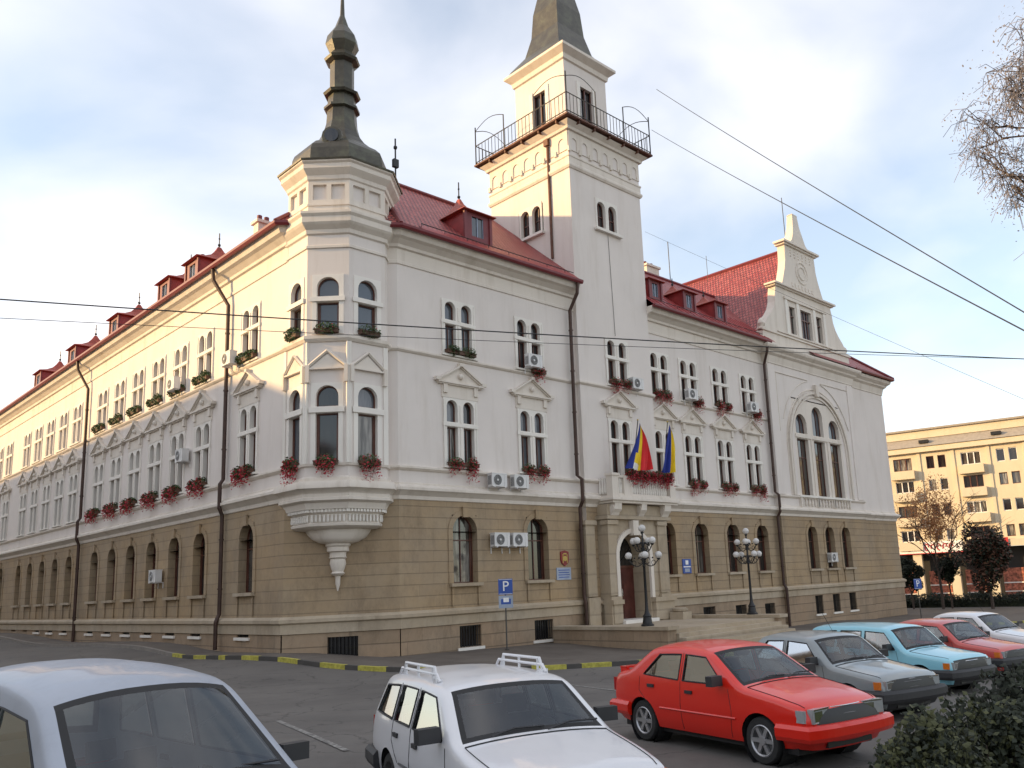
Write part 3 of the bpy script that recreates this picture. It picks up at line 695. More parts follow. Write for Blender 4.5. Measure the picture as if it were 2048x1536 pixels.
wint(TF, 31.3, 20.2); wint(TL, -29.88, 20.2)
for ch in list(pt.children): bpy.data.objects.remove(ch)
bpy.data.objects.remove(pt)
for k, u, z in (('2d', 31.45, Z2), ('1d', 31.38, Z1+.15)):
    c = dup(P[k], tower, TF @ Matrix.Translation((u, 0, z)))
ring = lambda e: [(TX0-e, TYB+e), (TX0-e, YT-e), (TX1+e, YT-e), (TX1+e, TYB+e)]
cb = MB(); R4 = ring(0)
sweep(cb, R4, [(0, 22.9), (.06, 22.92), (.12, 23.02), (.12, 23.12), (.05, 23.2), (.05, 23.5), (.09, 23.54), (.09, 23.62), (0, 23.66)], 'stucco_trim', True)
# arched corbel table
for T, a, b in ((TF, TX0, TX1), (TL, -TYB, -YT)):
    n = 7; st = (b-a)/n
    for i in range(n):
        u0 = a+i*st; hole = arch_poly(u0+.16, u0+st-.16, 23.6, 24.62, r=.28); tmp = MB()
        plate(tmp, [(u0, 23.9), (u0+st, 23.9), (u0+st, 24.95), (u0, 24.95)], [arch_poly(u0+.2, u0+st-.2, 23.91, 24.6)], 'stucco_trim', .05, 0.0, 0)
        cb.add([T @ Vector(v) for v in tmp.v], tmp.f, 'stucco_trim')
        cb.box(u0-.08, u0+.08, -.11, 0, 23.78, 24.05, 'stucco_trim', T)
sweep(cb, R4, [(0, 24.95), (.16, 24.97), (.2, 25.1), (.42, 25.3), (0, 25.34)], 'stucco_trim', True)
hb(cb, 'tower_cornice', tower)
sb = MB(); sb.box(TX0-.62, TX1+.62, YT-.62, TYB+.62, 25.38, 25.47, 'rusty_metal')
for i in range(5):
    for x in (TX0-.1, ): sb.box(x-.48, x, YT+.2+i*1.3, YT+.28+i*1.3, 25.22, 25.37, 'rusty_metal')
    sb.box(TX0+.3+i*1.15, TX0+.38+i*1.15, YT-.55, YT, 25.22, 25.37, 'rusty_metal')
hb(sb, 'tower_gallery', tower)
rb = MB(); e = .54; cor = ring(e)
for i in range(4):
    a = Vector(cor[i]); b = Vector(cor[(i+1) % 4]); n = 26
    for z in (25.62, 26.62): rb.tube([(a.x, a.y, z), (b.x, b.y, z)], .028, 'iron_rail', 5)
    for k in range(n): q = a+(b-a)*k/n; rb.tube([(q.x, q.y, 25.5), (q.x, q.y, 26.62)], .022, 'iron_rail', 4, caps=False)
    for k in (0, 1, 2, 3):
        q = a+(b-a)*k/3; h = 27.75 if k in (0, 3) else 27.5; rb.tube([(q.x, q.y, 25.5), (q.x, q.y, h)], .035, 'iron_rail', 5)
    for k0 in (0, 2):    # hoops at the corners
        q0 = a+(b-a)*k0/3; q1 = a+(b-a)*(k0+1)/3
        pts = [((q0.x+(q1.x-q0.x)*t/8), (q0.y+(q1.y-q0.y)*t/8), 27.5+.35*math.sin(PI*t/8)) for t in range(9)]
        rb.tube(pts, .022, 'iron_rail', 4)
hb(rb, 'gallery_railing', tower)
us = MB(); ux0, ux1, uy0, uy1 = 29.75, 33.1, 28.05, 31.9
US = hb_ = None
for T, a, b in ((face_T((0, uy0), 0), ux0, ux1), (face_T((ux0, 0), -PI/2), -uy1, -uy0), (face_T((ux1, 0), PI/2), uy0, uy1), (face_T((0, uy1), PI), -ux1, -ux0)):
    c = (a+b)/2; wall_grid(us, T, a, b, 25.5, 30.6, [(c-.5, c+.5, 26.3, 28.9)], 'stucco_wall', 0, .25)
sweep(us, [(ux0, uy1), (ux0, uy0), (ux1, uy0), (ux1, uy1)], [(0, 30.0), (.1, 30.05), (.14, 30.3), (.45, 30.55), (.45, 30.7), (0, 30.75)], 'stucco_trim', True)
US = hb(us, 'upper_tower', tower)
for T, a, b in ((face_T((0, uy0), 0), ux0, ux1), (face_T((ux0, 0), -PI/2), -uy1, -uy0), (face_T((ux1, 0), PI/2), uy0, uy1)):
    c = (a+b)/2; ub = MB()
    ub.add([T @ Vector(p) for p in ((c-.5, .2, 26.3), (c+.5, .2, 26.3), (c+.5, .2, 28.9), (c-.5, .2, 28.9))], [(0, 1, 2, 3)], 'glass_dark')
    for x in (-.5, 0, .5): ub.box(c+x-.04, c+x+.04, .1, .18, 26.3, 28.9, 'brown_wood', T)
    for s in (-1, 1): ub.box(c+s*.62-.12, c+s*.62+.12, -.06, .0, 26.1, 29.1, 'white_stone', T)
    hb(ub, 'upper_tower_window', tower)
rf = MB(); cxx, cyy = (ux0+ux1)/2, (uy0+uy1)/2
rf.lathe((cxx, cyy, 0), [(2.9, 30.75), (2.75, 30.95), (1.9, 31.8), (1.5, 33.0), (1.35, 34.5), (.3, 38.5), (.06, 40)], 'dome_slate', 4, a0=PI/4)
hb(rf, 'tower_roof', tower)
pb = MB(); pb.tube([(TX0-.07, 28.35, 24.75), (TX0-.07, 28.35, zf(28.4)+.1)], .07, 'rusty_metal', 8); pb.box(TX0-.22, TX0, 28.2, 28.5, 24.6, 24.95, 'rusty_metal')
hb(pb, 'downpipe', tower)
pb = MB(); pb.tube([(31.3, YT-.02, 20.0), (31.42, YT-.02, 14.6)], .012, 'cable_black', 4); hb(pb, 'wall_cable', tower)

# --- gable
gp_ = [(5.85, 16.62), (5.8, 17.6), (5.55, 17.7), (5.45, 18.1), (5.1, 18.55), (4.6, 18.95), (4.2, 19.4), (3.95, 19.9), (3.85, 20.5), (3.7, 21.0), (2.95, 21.2), (2.72, 21.5), (2.5, 22.0), (2.25, 22.6), (2.08, 23.2), (2.0, 24.35)]
out = [(xc+a, z) for a, z in gp_]+[(xc-a, z) for a, z in gp_[::-1]]
gh = [[(49.38, 18.02), (50.12, 18.02), (50.12, 19.92), (49.38, 19.92)], [(50.85, 17.95), (52.3, 17.95), (52.3, 19.98), (50.85, 19.98)], [(53.02, 18.02), (53.76, 18.02), (53.76, 19.92), (53.02, 19.92)]]
gm = MB(); plate(gm, out, gh, 'stucco_trim', 0, .25, .55); gm.v = [(x, y+YT, z) for x, y, z in gm.v]
v, t = cdt(out); gm.add([(x, YT+.55, z) for x, z in v], t, 'stucco_trim')
GB = hb(gm, 'gable', hall)
gc = MB()
def bar(x0, x1, z, h, pr, mb=gc, back=.62): mb.box(x0, x1, YT-pr, YT+back, z, z+h, 'stucco_trim')
bar(xc-3.95, xc+3.95, 21.02, .1, .12); bar(xc-4.1, xc+4.1, 21.12, .12, .26)
bar(xc-2.2, xc+2.2, 24.35, .12, .12); bar(xc-2.4, xc+2.4, 24.47, .14, .24)
bar(xc-5.95, xc+5.95, 17.62, .1, .1, back=.0)
bar(xc-4.0, xc+4.0, 17.82, .08, .10, back=0)
for x in (48.95, 50.45, 52.7, 54.1): gc.box(x-.16, x+.16, YT-.07, YT, 17.9, 20.3, 'white_stone')
bar(48.7, 54.4, 20.3, .16, .12, back=0)
for s in (-1, 1):
    gc.lathe((xc+s*5.6, YT+.2, 17.72), [(.3, 0), (.3, .1), (.12, .18), (.24, .4), (.18, .6), (.03, .75)], 'stucco_trim', 10)
for r_, n_ in ((.78, 10), (.45, 8)):    # round relief in the upper panel
    pts = [(xc+r_*math.cos(2*PI*i/16), YT-.01, 22.7+r_*math.sin(2*PI*i/16)) for i in range(17)]; gc.tube(pts, .05, 'stucco_trim', 5)
for i in range(7): gc.box(xc-1.5+i*.45, xc-1.3+i*.45, YT-.05, YT, 21.45, 21.75, 'stucco_trim')
for i in range(6):
    for j in range(3): gc.ball((xc-1.3+i*.52, YT, 23.7+j*.2), .07, 'stucco_trim', 6)
hb(gc, 'gable_cornice', GB)
gn = MB(); cyp = YT+.3
prof = [(1.25, 24.6), (1.2, 24.75), (.9, 25.0), (.66, 25.5), (.45, 26.2), (.33, 27.0), (.36, 27.05), (.30, 27.12)]
vs = []; 
for r, z in prof: vs += [(xc-r, cyp-.32*min(1, r+.3), z), (xc+r, cyp-.32*min(1, r+.3), z), (xc+r, cyp+.32*min(1, r+.3), z), (xc-r, cyp+.32*min(1, r+.3), z)]
gn.add(vs, [(i*4+k, i*4+(k+1) % 4, (i+1)*4+(k+1) % 4, (i+1)*4+k) for i in range(len(prof)-1) for k in range(4)]+[(28, 29, 30, 31)], 'stucco_trim')
hb(gn, 'gable_pinnacle', GB)
gw = MB()
for h in gh:
    gw = MB(); x0, x1, z0, z1 = h[0][0], h[1][0], h[0][1], h[2][1]
    gw.quad((x0, YT+.22, z0), (x1, YT+.22, z0), (x1, YT+.22, z1), (x0, YT+.22, z1), 'glass_sky' if x1-x0 > 1 else 'glass_dark')
    for k in range(3 if x1-x0 > 1 else 1): xx = x0+(x1-x0)*(k+1)/(4 if x1-x0 > 1 else 2); gw.box(xx-.035, xx+.035, YT+.15, YT+.21, z0, z1, 'brown_wood')
    gw.box(x0, x1, YT+.14, YT+.2, z0+(z1-z0)*.66, z0+(z1-z0)*.66+.08, 'brown_wood')
    hb(gw, 'gable_window', GB)

# --- pavilion great window
I4 = Matrix.Identity(4)
def lt(c, w, z0, z1, flat=False): return arch_poly(c-w/2, c+w/2, z0, z1, flat=flat, n=12)
Ls = []
for c, zt_ in ((-2.2, 5.35), (0, 6.05), (2.2, 5.35)): Ls += [lt(c, 1.45, 4.05, zt_), lt(c, 1.45, .0, 3.7, True)]
spg = dict(outer=[(-3.2, 0), (3.2, 0), (3.2, 6.3), (-3.2, 6.3)], lights=Ls, depth=.28, n=.004, mat='stucco_trim',
           boxes=[(-3.1, 3.1, -.07, -.004, 3.76, 3.98), (-1.17, -1.03, -.06, -.004, 0, 3.76), (1.03, 1.17, -.06, -.004, 0, 3.76)],
           bars={0: [('v', .3), ('v', .7)], 2: [('v', .3), ('v', .7)], 4: [('v', .3), ('v', .7)], 1: [('v', .33), ('v', .67), ('h', .68)], 3: [('v', .33), ('v', .67), ('h', .68)], 5: [('v', .33), ('v', .67), ('h', .68)]},
           gl={1: 'glass_curtain', 3: 'glass_curtain', 5: 'glass_curtain', 0: 'glass_sky', 2: 'glass_sky', 4: 'glass_sky'}, sill=(-3.5, 3.5, -.2, .02, -.14, -.005))
GWN = make_window('great_window', spg); Mx = TPV @ Matrix.Translation((51.65, 0, 7.22))
for c in GWN.children: WM[c.name] = Mx @ WM[c.name]
put(GWN, hall, Mx)
am = MB(); R_ = 3.75; zc_ = 10.25
for r, th, pr in ((3.85, .18, .14), (3.6, .1, .08), (4.15, .06, .07)):
    pts = [(51.65-r, 7.2)]+[(51.65-r*math.cos(PI*i/28), zc_+r*math.sin(PI*i/28)) for i in range(29)]+[(51.65+r, 7.2)]
    for (a, b) in zip(pts, pts[1:]):
        d = Vector((b[0]-a[0], b[1]-a[1])).normalized(); nn = Vector((-d.y, d.x))*th
        q = [(a[0], a[1]), (b[0], b[1]), (b[0]+nn.x, b[1]+nn.y), (a[0]+nn.x, a[1]+nn.y)]
        am.add([(x, YT-pr, z) for x, z in q]+[(x, YT, z) for x, z in q], [(0, 1, 2, 3), (0, 4, 5, 1), (3, 2, 6, 7)], 'stucco_trim')
for s in (-1, 1):   # spandrel panels and corner strips
    pts = [(51.65+s*4.9, YT-.02, 15.0), (51.65+s*.9, YT-.02, 15.0)]; am.tube(pts, .035, 'stucco_trim', 4)
    pts = [(51.65+s*4.9, YT-.02, 15.0), (51.65+s*4.9, YT-.02, 11.2)]; am.tube(pts, .035, 'stucco_trim', 4)
    pts = [(51.65+s*(.9+4.0*i/8), YT-.02, zc_+math.sqrt(max(0, 4.75**2-(.9+4.0*i/8)**2))) for i in range(9)]; am.tube([(51.65+s*.9, YT-.02, 15.0)]+pts[:8], .035, 'stucco_trim', 4)
am.box(51.45, 51.85, YT-.25, YT, 13.95, 14.75, 'stucco_trim')
am.box(PX0+.02, PX0+.85, YT-.06, YT, 7.2, 15.4, 'stucco_wall'); am.box(PX0+.02, PX0+.85, YT-.06, YT, 1.66, 5.83, 'rusticated_stone'); am.box(56.4, 57.28, YT-.06, YT, 7.2, 15.4, 'stucco_wall')
hb(am, 'window_arch', hall)
bl = MB()
for s in range(3):
    c = 51.65+(s-1)*2.2; bl.box(c-1.15, c-1.0, YT-.16, YT, 6.5, 7.1, 'stucco_trim'); bl.box(c+1.0, c+1.15, YT-.16, YT, 6.5, 7.1, 'stucco_trim')
    for k in range(5): bl.lathe((c-.8+k*.4, YT-.06, 6.52), [(.05, 0), (.09, .15), (.06, .3), (.05, .45), (.08, .55)], 'stucco_trim', 8)
hb(bl, 'window_balustrade', hall)

# --- oriel
oc = Vector((17.03, 28.96)); OR = 2.08; AP = OR*math.cos(PI/8); OS = 2*OR*math.sin(PI/8)
oct_ = lambda r, c=oc: [(c.x+r*math.cos(rad(22.5+45*k)), c.y+r*math.sin(rad(22.5+45*k))) for k in range(8)]
ob = MB(); oz2, oz1 = 11.95, 7.07
o2, o1 = (12.0, 14.25), (7.10, 10.02)
faces = []
for k in range(8):
    ang = rad(45*k); nx, ny = math.cos(ang), math.sin(ang)
    c = oc+Vector((nx, ny))*AP; T = TR(c.x, c.y, 0, ang+PI/2); faces.append((k, T))
    vis = k in (4, 5, 6)
    hs = [(-.5, .5, *o2), (-.5, .5, *o1)] if vis else []
    pn = [(-.62, -.09, 17.42, 18.05), (.09, .62, 17.42, 18.05)]
    wall_grid(ob, T, -OS/2, OS/2, 6.35, 16.8, hs, 'stucco_wall', 0, .2)
    wall_grid(ob, T, -OS/2, OS/2, 16.8, 18.7, pn, 'stucco_trim', 0, .12)
    for a, b, z0, z1 in pn: ob.add([T @ Vector(p) for p in ((a, .12, z0), (b, .12, z0), (b, .12, z1), (a, .12, z1))], [(0, 1, 2, 3)], 'stucco_wall')
ORL = hb(ob, 'oriel', hall)
om = MB(); O = oct_(OR)[::-1]
O = oct_(OR)
def osw(prof, mat='stucco_trim'):
    q = MB(); sweep(q, O, prof, mat, True); hb(q, 'oriel_moulding', ORL)
osw([(0, 6.35), (.10, 6.4), (.10, 6.55), (.03, 6.6), (.0, 6.62)]); osw([(0, 6.98), (.08, 7.0), (.1, 7.08), (0, 7.1)])
osw([(0, 11.68), (.06, 11.7), (.14, 11.8), (.14, 11.92), (0, 11.96)]); osw([(0, 15.4), (.06, 15.42), (.06, 15.52), (0, 15.56)])
osw([(0, 15.95), (.08, 16.0), (.10, 16.15), (.26, 16.3), (.32, 16.38), (.32, 16.6), (.40, 16.7), (.40, 16.8), (0, 16.95)])
osw([(0, 17.15), (.05, 17.17), (.05, 17.25), (0, 17.27)]); osw([(0, 18.2), (.06, 18.25), (.08, 18.4), (.22, 18.55), (.28, 18.62), (.28, 18.80), (.36, 18.86), (.36, 18.92), (0, 18.95)])
for k, T in faces:
    if k in (4, 5, 6):
        for s in (-1, 1): q = MB(); q.box(s*OS/2-.1, s*OS/2+.1, -.035, .02, 7.1, 11.68, 'white_stone', T); hb(q, 'oriel_pilaster', ORL)
        for (z0, z1, zt0, zt1) in ((7.1, 10.1, 8.95, 9.2), (11.96, 14.3, 13.25, 13.48)): pass
def owin(z0, z1, t0, t1, gl1, gl0, ped):
    h = z1-z0
    sp = dict(outer=[(-.6, 0), (.6, 0), (.6, h+.1), (-.6, h+.1)], lights=[arch_poly(-.42, .42, t1-z0, h), arch_poly(-.42, .42, .02, t0-z0, flat=True)], depth=.18, n=.03,
              boxes=[(-.66, .66, -.09, -.03, t0-z0+.02, t1-z0-.02)], bars={1: [('v', .04), ('v', .96)]}, gl={0: gl0, 1: gl1})
    w = make_window('oriel_window', sp)
    if ped:
        pb = MB(); z = 10.62-z0
        pb.box(-.75, .75, -.14, .01, z, z+.06, 'stucco_trim'); pb.add([(-.66, -.05, z+.06), (.66, -.05, z+.06), (0, -.05, z+.60)], [(0, 1, 2)], 'stucco_trim')
        for sx in (-1, 1): pb.tube([(sx*.78, -.07, z+.08), (0, -.07, z+.72)], .06, 'stucco_trim', 4)
        for sx in (-1, 1): pb.box(sx*.72-.07, sx*.72+.07, -.16, .01, z-.5, z+.16, 'stucco_trim')
        pb.build('pediment', w, I4)
    return w
for (z0, z1, t0, t1, ped) in ((7.10, 10.02, 8.97, 9.22, True), (12.0, 14.25, 13.26, 13.48, False)):
    for k, T in faces:
        if k not in (4, 5, 6): continue
        if ped: g1_, g0_ = {4: ('glass_sky', 'glass_sky'), 5: ('glass_dark', 'glass_dark'), 6: ('glass_curtain', 'glass_sky')}[k]
        else: g1_, g0_ = ('glass_sky', 'glass_sky') if k != 4 else ('glass_dark', 'glass_sky')
        w = owin(z0, z1, t0, t1, g1_, g0_, ped); Mx = T @ Matrix.Translation((0, 0, z0))
        for c in w.children: WM[c.name] = Mx @ WM[c.name]
        put(w, ORL, Mx)
# corbel under the oriel
cn = Vector((-.596, -.803)); kb = MB()
def orings(rows, mat, n=8):
    vs = []
    for r, z, sh in rows:
        c = oc+cn*sh
        for k in range(n): a = rad(22.5)+2*PI*k/n; vs.append((c.x+r*math.cos(a), c.y+r*math.sin(a), z))
    N = len(rows); kb.add(vs, [(i*n+k, i*n+(k+1) % n, (i+1)*n+(k+1) % n, (i+1)*n+k) for i in range(N-1) for k in range(n)]+[tuple(range(n)), tuple((N-1)*n+k for k in range(n))[::-1]], mat)
orings([(2.10, 6.45, 0), (2.40, 6.42, 0), (2.46, 6.28, 0), (2.46, 6.16, 0), (2.30, 6.08, 0), (2.22, 5.98, 0), (2.22, 5.86, 0), (2.26, 5.84, 0), (2.26, 5.74, 0), (2.10, 5.66, 0), (2.02, 5.52, .02), (2.0, 5.44, .02), (1.88, 5.42, .05),
        (1.90, 5.34, .05), (1.86, 5.30, .05), (1.76, 5.26, .08), (1.74, 4.96, .1), (1.80, 4.92, .1), (1.78, 4.84, .1), (1.62, 4.76, .15), (1.28, 4.72, .25)], 'stucco_trim')
orings([(1.26, 4.74, .25), (1.16, 4.60, .32), (.98, 4.42, .45), (.72, 4.28, .6), (.45, 4.22, .7)], 'stucco_trim', 16)
# carved frieze
for k, T in faces:
    if k in (3, 4, 5, 6, 7):
        for i in range(9):
            u = (i-4)*.145; c = T @ Vector((u, AP-1.74*math.cos(PI/8)-.06, 5.1)); kb.lathe((c.x+cn.x*.1, c.y+cn.y*.1, 4.98), [(.03, 0), (.05, .08), (.035, .2), (.055, .26)], 'white_stone', 5)
        for i in range(12):
            u = (i-5.5)*.13; c = T @ Vector((u, AP-1.95*math.cos(PI/8), 5.38)); kb.box(c.x-.035, c.x+.035, c.y-.035, c.y+.035, 5.33, 5.43, 'white_stone')
pc = oc+cn*.72
kb.lathe((pc.x, pc.y, 0), [(.46, 4.25), (.46, 4.16), (.40, 4.10), (.40, 3.95), (.30, 3.9), (.30, 3.74), (.34, 3.72), (.27, 3.66), (.30, 3.5), (.24, 3.3), (.20, 3.2), (.26, 3.14), (.20, 3.08), (.10, 3.04), (.085, 2.75), (.05, 2.62), (.02, 2.5)], 'stone_warm' if 'stone_warm' in M else 'stucco_trim', 12)
hb(kb, 'oriel_corbel', ORL, smooth=35)
# dome
db = MB(); 
def dlathe(prof, mat, n=8): db.lathe((oc.x, oc.y, 0), prof, mat, n, a0=rad(22.5), caps=True)
dlathe([(2.52, 18.92), (2.54, 18.98), (2.2, 19.06), (2.0, 19.12), (1.98, 19.4), (1.96, 19.7), (1.88, 19.92), (1.66, 20.14), (1.36, 20.34), (1.12, 20.56), (.92, 20.84), (.76, 21.15), (.64, 21.6), (.60, 22.2), (.74, 22.26), (.74, 22.36), (.60, 22.42), (.56, 22.9)], 'dome_slate')
dlathe([(.72, 22.9), (.78, 23.0), (.6, 23.1), (.5, 23.15), (.5, 24.4), (.7, 24.5), (.75, 24.6), (.5, 24.9), (.7, 25.3), (.62, 25.7), (.3, 26.2), (.1, 26.8), (.05, 28.2)], 'dome_slate')
DM = hb(db, 'oriel_dome', ORL)
dw = MB()
T5 = [T for k, T in faces if k == 5][0]
dT = T5 @ Matrix.Translation((0, AP-1.45, 20.32))
dw.lathe(dT @ Vector((0, 0, 0)), [(.40, -.14), (.44, 0), (.40, .12)], 'dome_slate', 14, T=(dT.to_3x3() @ Matrix.Rotation(PI/2, 3, 'X')))
dw.lathe(dT @ Vector((0, -.02, 0)), [(.28, -.1), (.28, .16)], 'glass_dark', 14, T=(dT.to_3x3() @ Matrix.Rotation(PI/2, 3, 'X')))
hb(dw, 'dome_oculus', ORL)
fb = MB(); q = Vector((18.75, 27.6)); fb.tube([(q.x, q.y, 18.9), (q.x, q.y, 21.1)], .035, 'dark_metal', 5); fb.box(q.x-.12, q.x+.12, q.y-.08, q.y+.08, 19.8, 20.15, 'dark_metal'); fb.ball((q.x, q.y, 20.7), .09, 'dark_metal', 6)
hb(fb, 'dome_finial', ORL)

# --- portal and balcony
pm = MB(); yf_ = 26.38; ax = 31.15; aw = 1.12
px0, px1 = 29.35, 33.85
oh = arch_poly(ax-aw, ax+aw, .55, 4.62, n=16)
tmp = MB(); plate(tmp, [(px0, -1), (px1, -1), (px1, 5.25), (px0, 5.25)], [oh], 'smooth_stone', 0, 1.15, .6)
pm.add([(x, y+yf_, z) for x, y, z in tmp.v], tmp.f, 'smooth_stone')
for x0, x1 in ((28.35, 28.95), (29.335, 29.95), (33.0, 33.6)): 
    pm.box(x0, x1, yf_-.10 if x0 > 29 else YT-.2, yf_+.3 if x0 > 29 else YT, 1.75, 5.0, 'smooth_stone'); pm.box(x0-.07, x1+.07, (yf_-.17 if x0 > 29 else YT-.28), yf_+.3 if x0 > 29 else YT, -1, 1.7, 'smooth_stone')
    pm.box(x0-.08, x1+.08, (yf_-.18 if x0 > 29 else YT-.28), yf_+.3 if x0 > 29 else YT, 5.0, 5.2, 'smooth_stone')
pm.box(px0-.12, px1+.12, yf_-.22, YT, 5.25, 5.42, 'smooth_stone'); pm.box(px0+.02, px1-.02, yf_-.08, YT-.003, 5.42, 5.95, 'smooth_stone')
pm.box(px0-.1, ax-aw-.02, yf_-.3, yf_+.4, 1.35, 1.55, 'smooth_stone'); pm.box(px0+.012, ax-aw-.12, yf_-.22, yf_+.4, .5, 1.35, 'smooth_stone'); pm.box(ax+aw+.04, px1+.1, yf_-.3, yf_+.4, 1.35, 1.55, 'smooth_stone'); pm.box(ax+aw+.12, px1-.012, yf_-.22, yf_+.4, .5, 1.35, 'smooth_stone')
PT = hb(pm, 'portal', hall)
tr2 = MB()
o_o = [(ax-aw-.22, 1.56)]+[(ax-(aw+.22)*math.cos(PI*i/16), 3.5+(aw+.22)*math.sin(PI*i/16)) for i in range(17)]+[(ax+aw+.22, 1.56)]
i_o = [(ax-aw-.005, 1.56)]+[(ax-(aw+.005)*math.cos(PI*i/16), 3.5+(aw+.005)*math.sin(PI*i/16)) for i in range(17)]+[(ax+aw+.005, 1.56)]
for i in range(len(o_o)-1):
    q = [o_o[i], o_o[i+1], i_o[i+1], i_o[i]]; tr2.add([(x, yf_-.13, z) for x, z in q]+[(x, yf_, z) for x, z in q], [(0, 1, 2, 3), (0, 4, 5, 1), (3, 2, 6, 7)], 'stucco_trim')
tr2.box(ax-.2, ax+.2, yf_-.3, yf_-.02, 4.5, 5.2, 'stucco_trim'); hb(tr2, 'arch_trim', PT)
dr = MB(); yd = yf_+1.0
dr.box(ax-aw, ax-.015, yd, yd+.08, .55, 3.0, 'door_wood'); dr.box(ax+.015, ax+aw, yd, yd+.08, .55, 3.0, 'door_wood')
for s in (-1, 1):
    for z0, z1 in ((.75, 1.5), (1.65, 2.8)):
        c = ax+s*aw/2; dr.box(c-.36, c+.36, yd-.03, yd, z0, z1, 'door_wood'); dr.box(c-.28, c+.28, yd-.05, yd-.03, z0+.08, z1-.08, 'door_wood')
dr.box(ax-aw, ax+aw, yd-.05, yd+.08, 3.0, 3.12, 'brown_wood'); DR = hb(dr, 'door', PT)
q = MB(); q.tube([(ax+.12, yd-.1, 1.7), (ax+.12, yd-.1, 2.0)], .02, 'chrome', 6); q.box(ax+.09, ax+.15, yd-.1, yd, 1.68, 1.72, 'chrome'); q.box(ax+.09, ax+.15, yd-.1, yd, 1.98, 2.02, 'chrome'); hb(q, 'door_handle', PT)
q = MB(); v, t = cdt(arch_poly(ax-aw, ax+aw, 3.12, 4.62, n=16)); q.add([(x, yd, z) for x, z in v], t, 'glass_dark')
for a in (30, 60, 90, 120, 150): q.tube([(ax, yd-.03, 3.15), (ax+1.1*math.cos(rad(a)), yd-.03, 3.4+1.1*math.sin(rad(a)))], .02, 'dark_metal', 4)
hb(q, 'fanlight', PT)
bm_ = MB(); bx0, bx1, byf = 29.45, 34.35, 25.95
bm_.box(bx0, bx1, byf, YT, 6.0, 6.12, 'stucco_trim'); bm_.box(bx0-.1, bx1+.1, byf-.1, YT, 6.12, 6.24, 'stucco_trim'); bm_.box(bx0, bx1, byf, YT, 6.24, 6.36, 'stucco_trim')
BC = hb(bm_, 'balcony', hall)
q = MB()
for x in (bx0+.05, bx1-.5): q.box(x, x+.45, byf+.04, byf+.42, 6.36, 7.28, 'stucco_trim'); q.box(x-.05, x+.5, byf-.01, byf+.47, 7.28, 7.40, 'stucco_trim')
q.box(bx0+.9, bx0+1.5, byf+.05, byf+.3, 6.36, 7.28, 'stucco_trim')
q.box(bx0+.1, bx1-.1, byf+.08, byf+.32, 7.20, 7.32, 'stucco_trim'); q.box(bx0+.1, bx1-.1, byf+.08, byf+.32, 6.37, 6.45, 'stucco_trim')
hb(q, 'balcony_rail', BC)
q = MB()
for i in range(17):
    x = bx0+1.65+i*.17
    if x < bx1-.55: q = MB(); q.lathe((x, byf+.2, 6.45), [(.05, 0), (.05, .05), (.075, .16), (.06, .32), (.035, .5), (.05, .68), (.06, .75)], 'white_stone', 8); hb(q, 'baluster', BC, smooth=40)
for i in range(3): q = MB(); q.lathe((bx0+.6+i*.12, byf+.2, 6.45), [(.04, 0), (.06, .16), (.035, .5), (.05, .75)], 'white_stone', 8); hb(q, 'baluster', BC, smooth=40)
for i in range(3): q = MB(); q.lathe((bx0+.12, byf+.55+i*.17, 6.45), [(.05, 0), (.075, .16), (.035, .5), (.06, .75)], 'white_stone', 8); hb(q, 'baluster', BC, smooth=40)
for x in (bx0+.15, bx1-1.0, bx0+2.1):
    w = .5 if x != bx0+2.1 else .4; q = MB()
    for sgn in (0,):
        prof = [(YT, 5.1), (26.6, 5.12), (26.3, 5.3), (26.16, 5.55), (26.02, 5.7), (25.98, 6.0), (YT, 6.0)]
        k = len(prof); q.add([(x, y, z) for y, z in prof]+[(x+w, y, z) for y, z in prof], [tuple(range(k)), tuple(range(k, 2*k))[::-1]]+[(i, (i+1) % k, (i+1) % k+k, i+k) for i in range(k)], 'stucco_trim')
        q.tube([(x-.03, 26.2, 5.75), (x+w+.03, 26.2, 5.75)], .17, 'stucco_trim', 12); q.tube([(x-.02, 26.45, 5.3), (x+w+.02, 26.45, 5.3)], .12, 'stucco_trim', 10)
    hb(q, 'balcony_bracket', BC)

# --- downpipes
def pipe(pts, r=.085, name='downpipe', col='pipe_brown'):
    mb = MB(); mb.tube(pts, r, col, 8)
    for a, b in zip(pts, pts[1:]):
        L_ = (Vector(b)-Vector(a)).length
        if L_ > 3:
            for k in range(int(L_/2)): p = Vector(a).lerp(Vector(b), (k+.5)/int(L_/2)); mb.tube([p-Vector((0, 0, .03)), p+Vector((0, 0, .03))], r+.025, col, 8)
    hb(mb, name, hall)
pipe([(28.35, 26.5, 16.6), (28.35, 26.55, 16.1), (28.2, 26.95, 15.3), (28.2, 26.98, 7.3), (28.22, 26.72, 7.1), (28.22, 26.72, 6.1), (28.2, 26.9, 5.8), (28.2, 26.9, 1.8), (28.2, 26.82, 1.5), (28.2, 26.82, -.1)])
pipe([(45.4, 26.5, 16.6), (45.4, 26.55, 16.1), (45.55, 26.95, 15.3), (45.55, 26.98, 7.3), (45.55, 26.75, 7.1), (45.55, 26.75, 6.1), (45.55, 26.95, 5.8), (45.55, 26.95, 1.8), (45.55, 26.8, 1.5), (45.55, 26.8, -.8)])
pipe([(14.45, 35.3, 16.6), (14.5, 35.3, 16.1), (14.95, 34.75, 14.9), (14.95, 34.75, 7.3), (14.82, 34.75, 7.1), (14.82, 34.75, 6.1), (14.95, 34.75, 5.8), (14.95, 34.75, 1.8), (14.82, 34.75, 1.5), (14.82, 34.75, .4)])
pipe([(14.45, 54.3, 16.6), (14.5, 54.3, 16.1), (14.95, 53.75, 14.9), (14.95, 53.75, 7.3), (14.82, 53.75, 7.1), (14.82, 53.75, 6.1), (14.95, 53.75, 5.8), (14.95, 53.75, .4)])
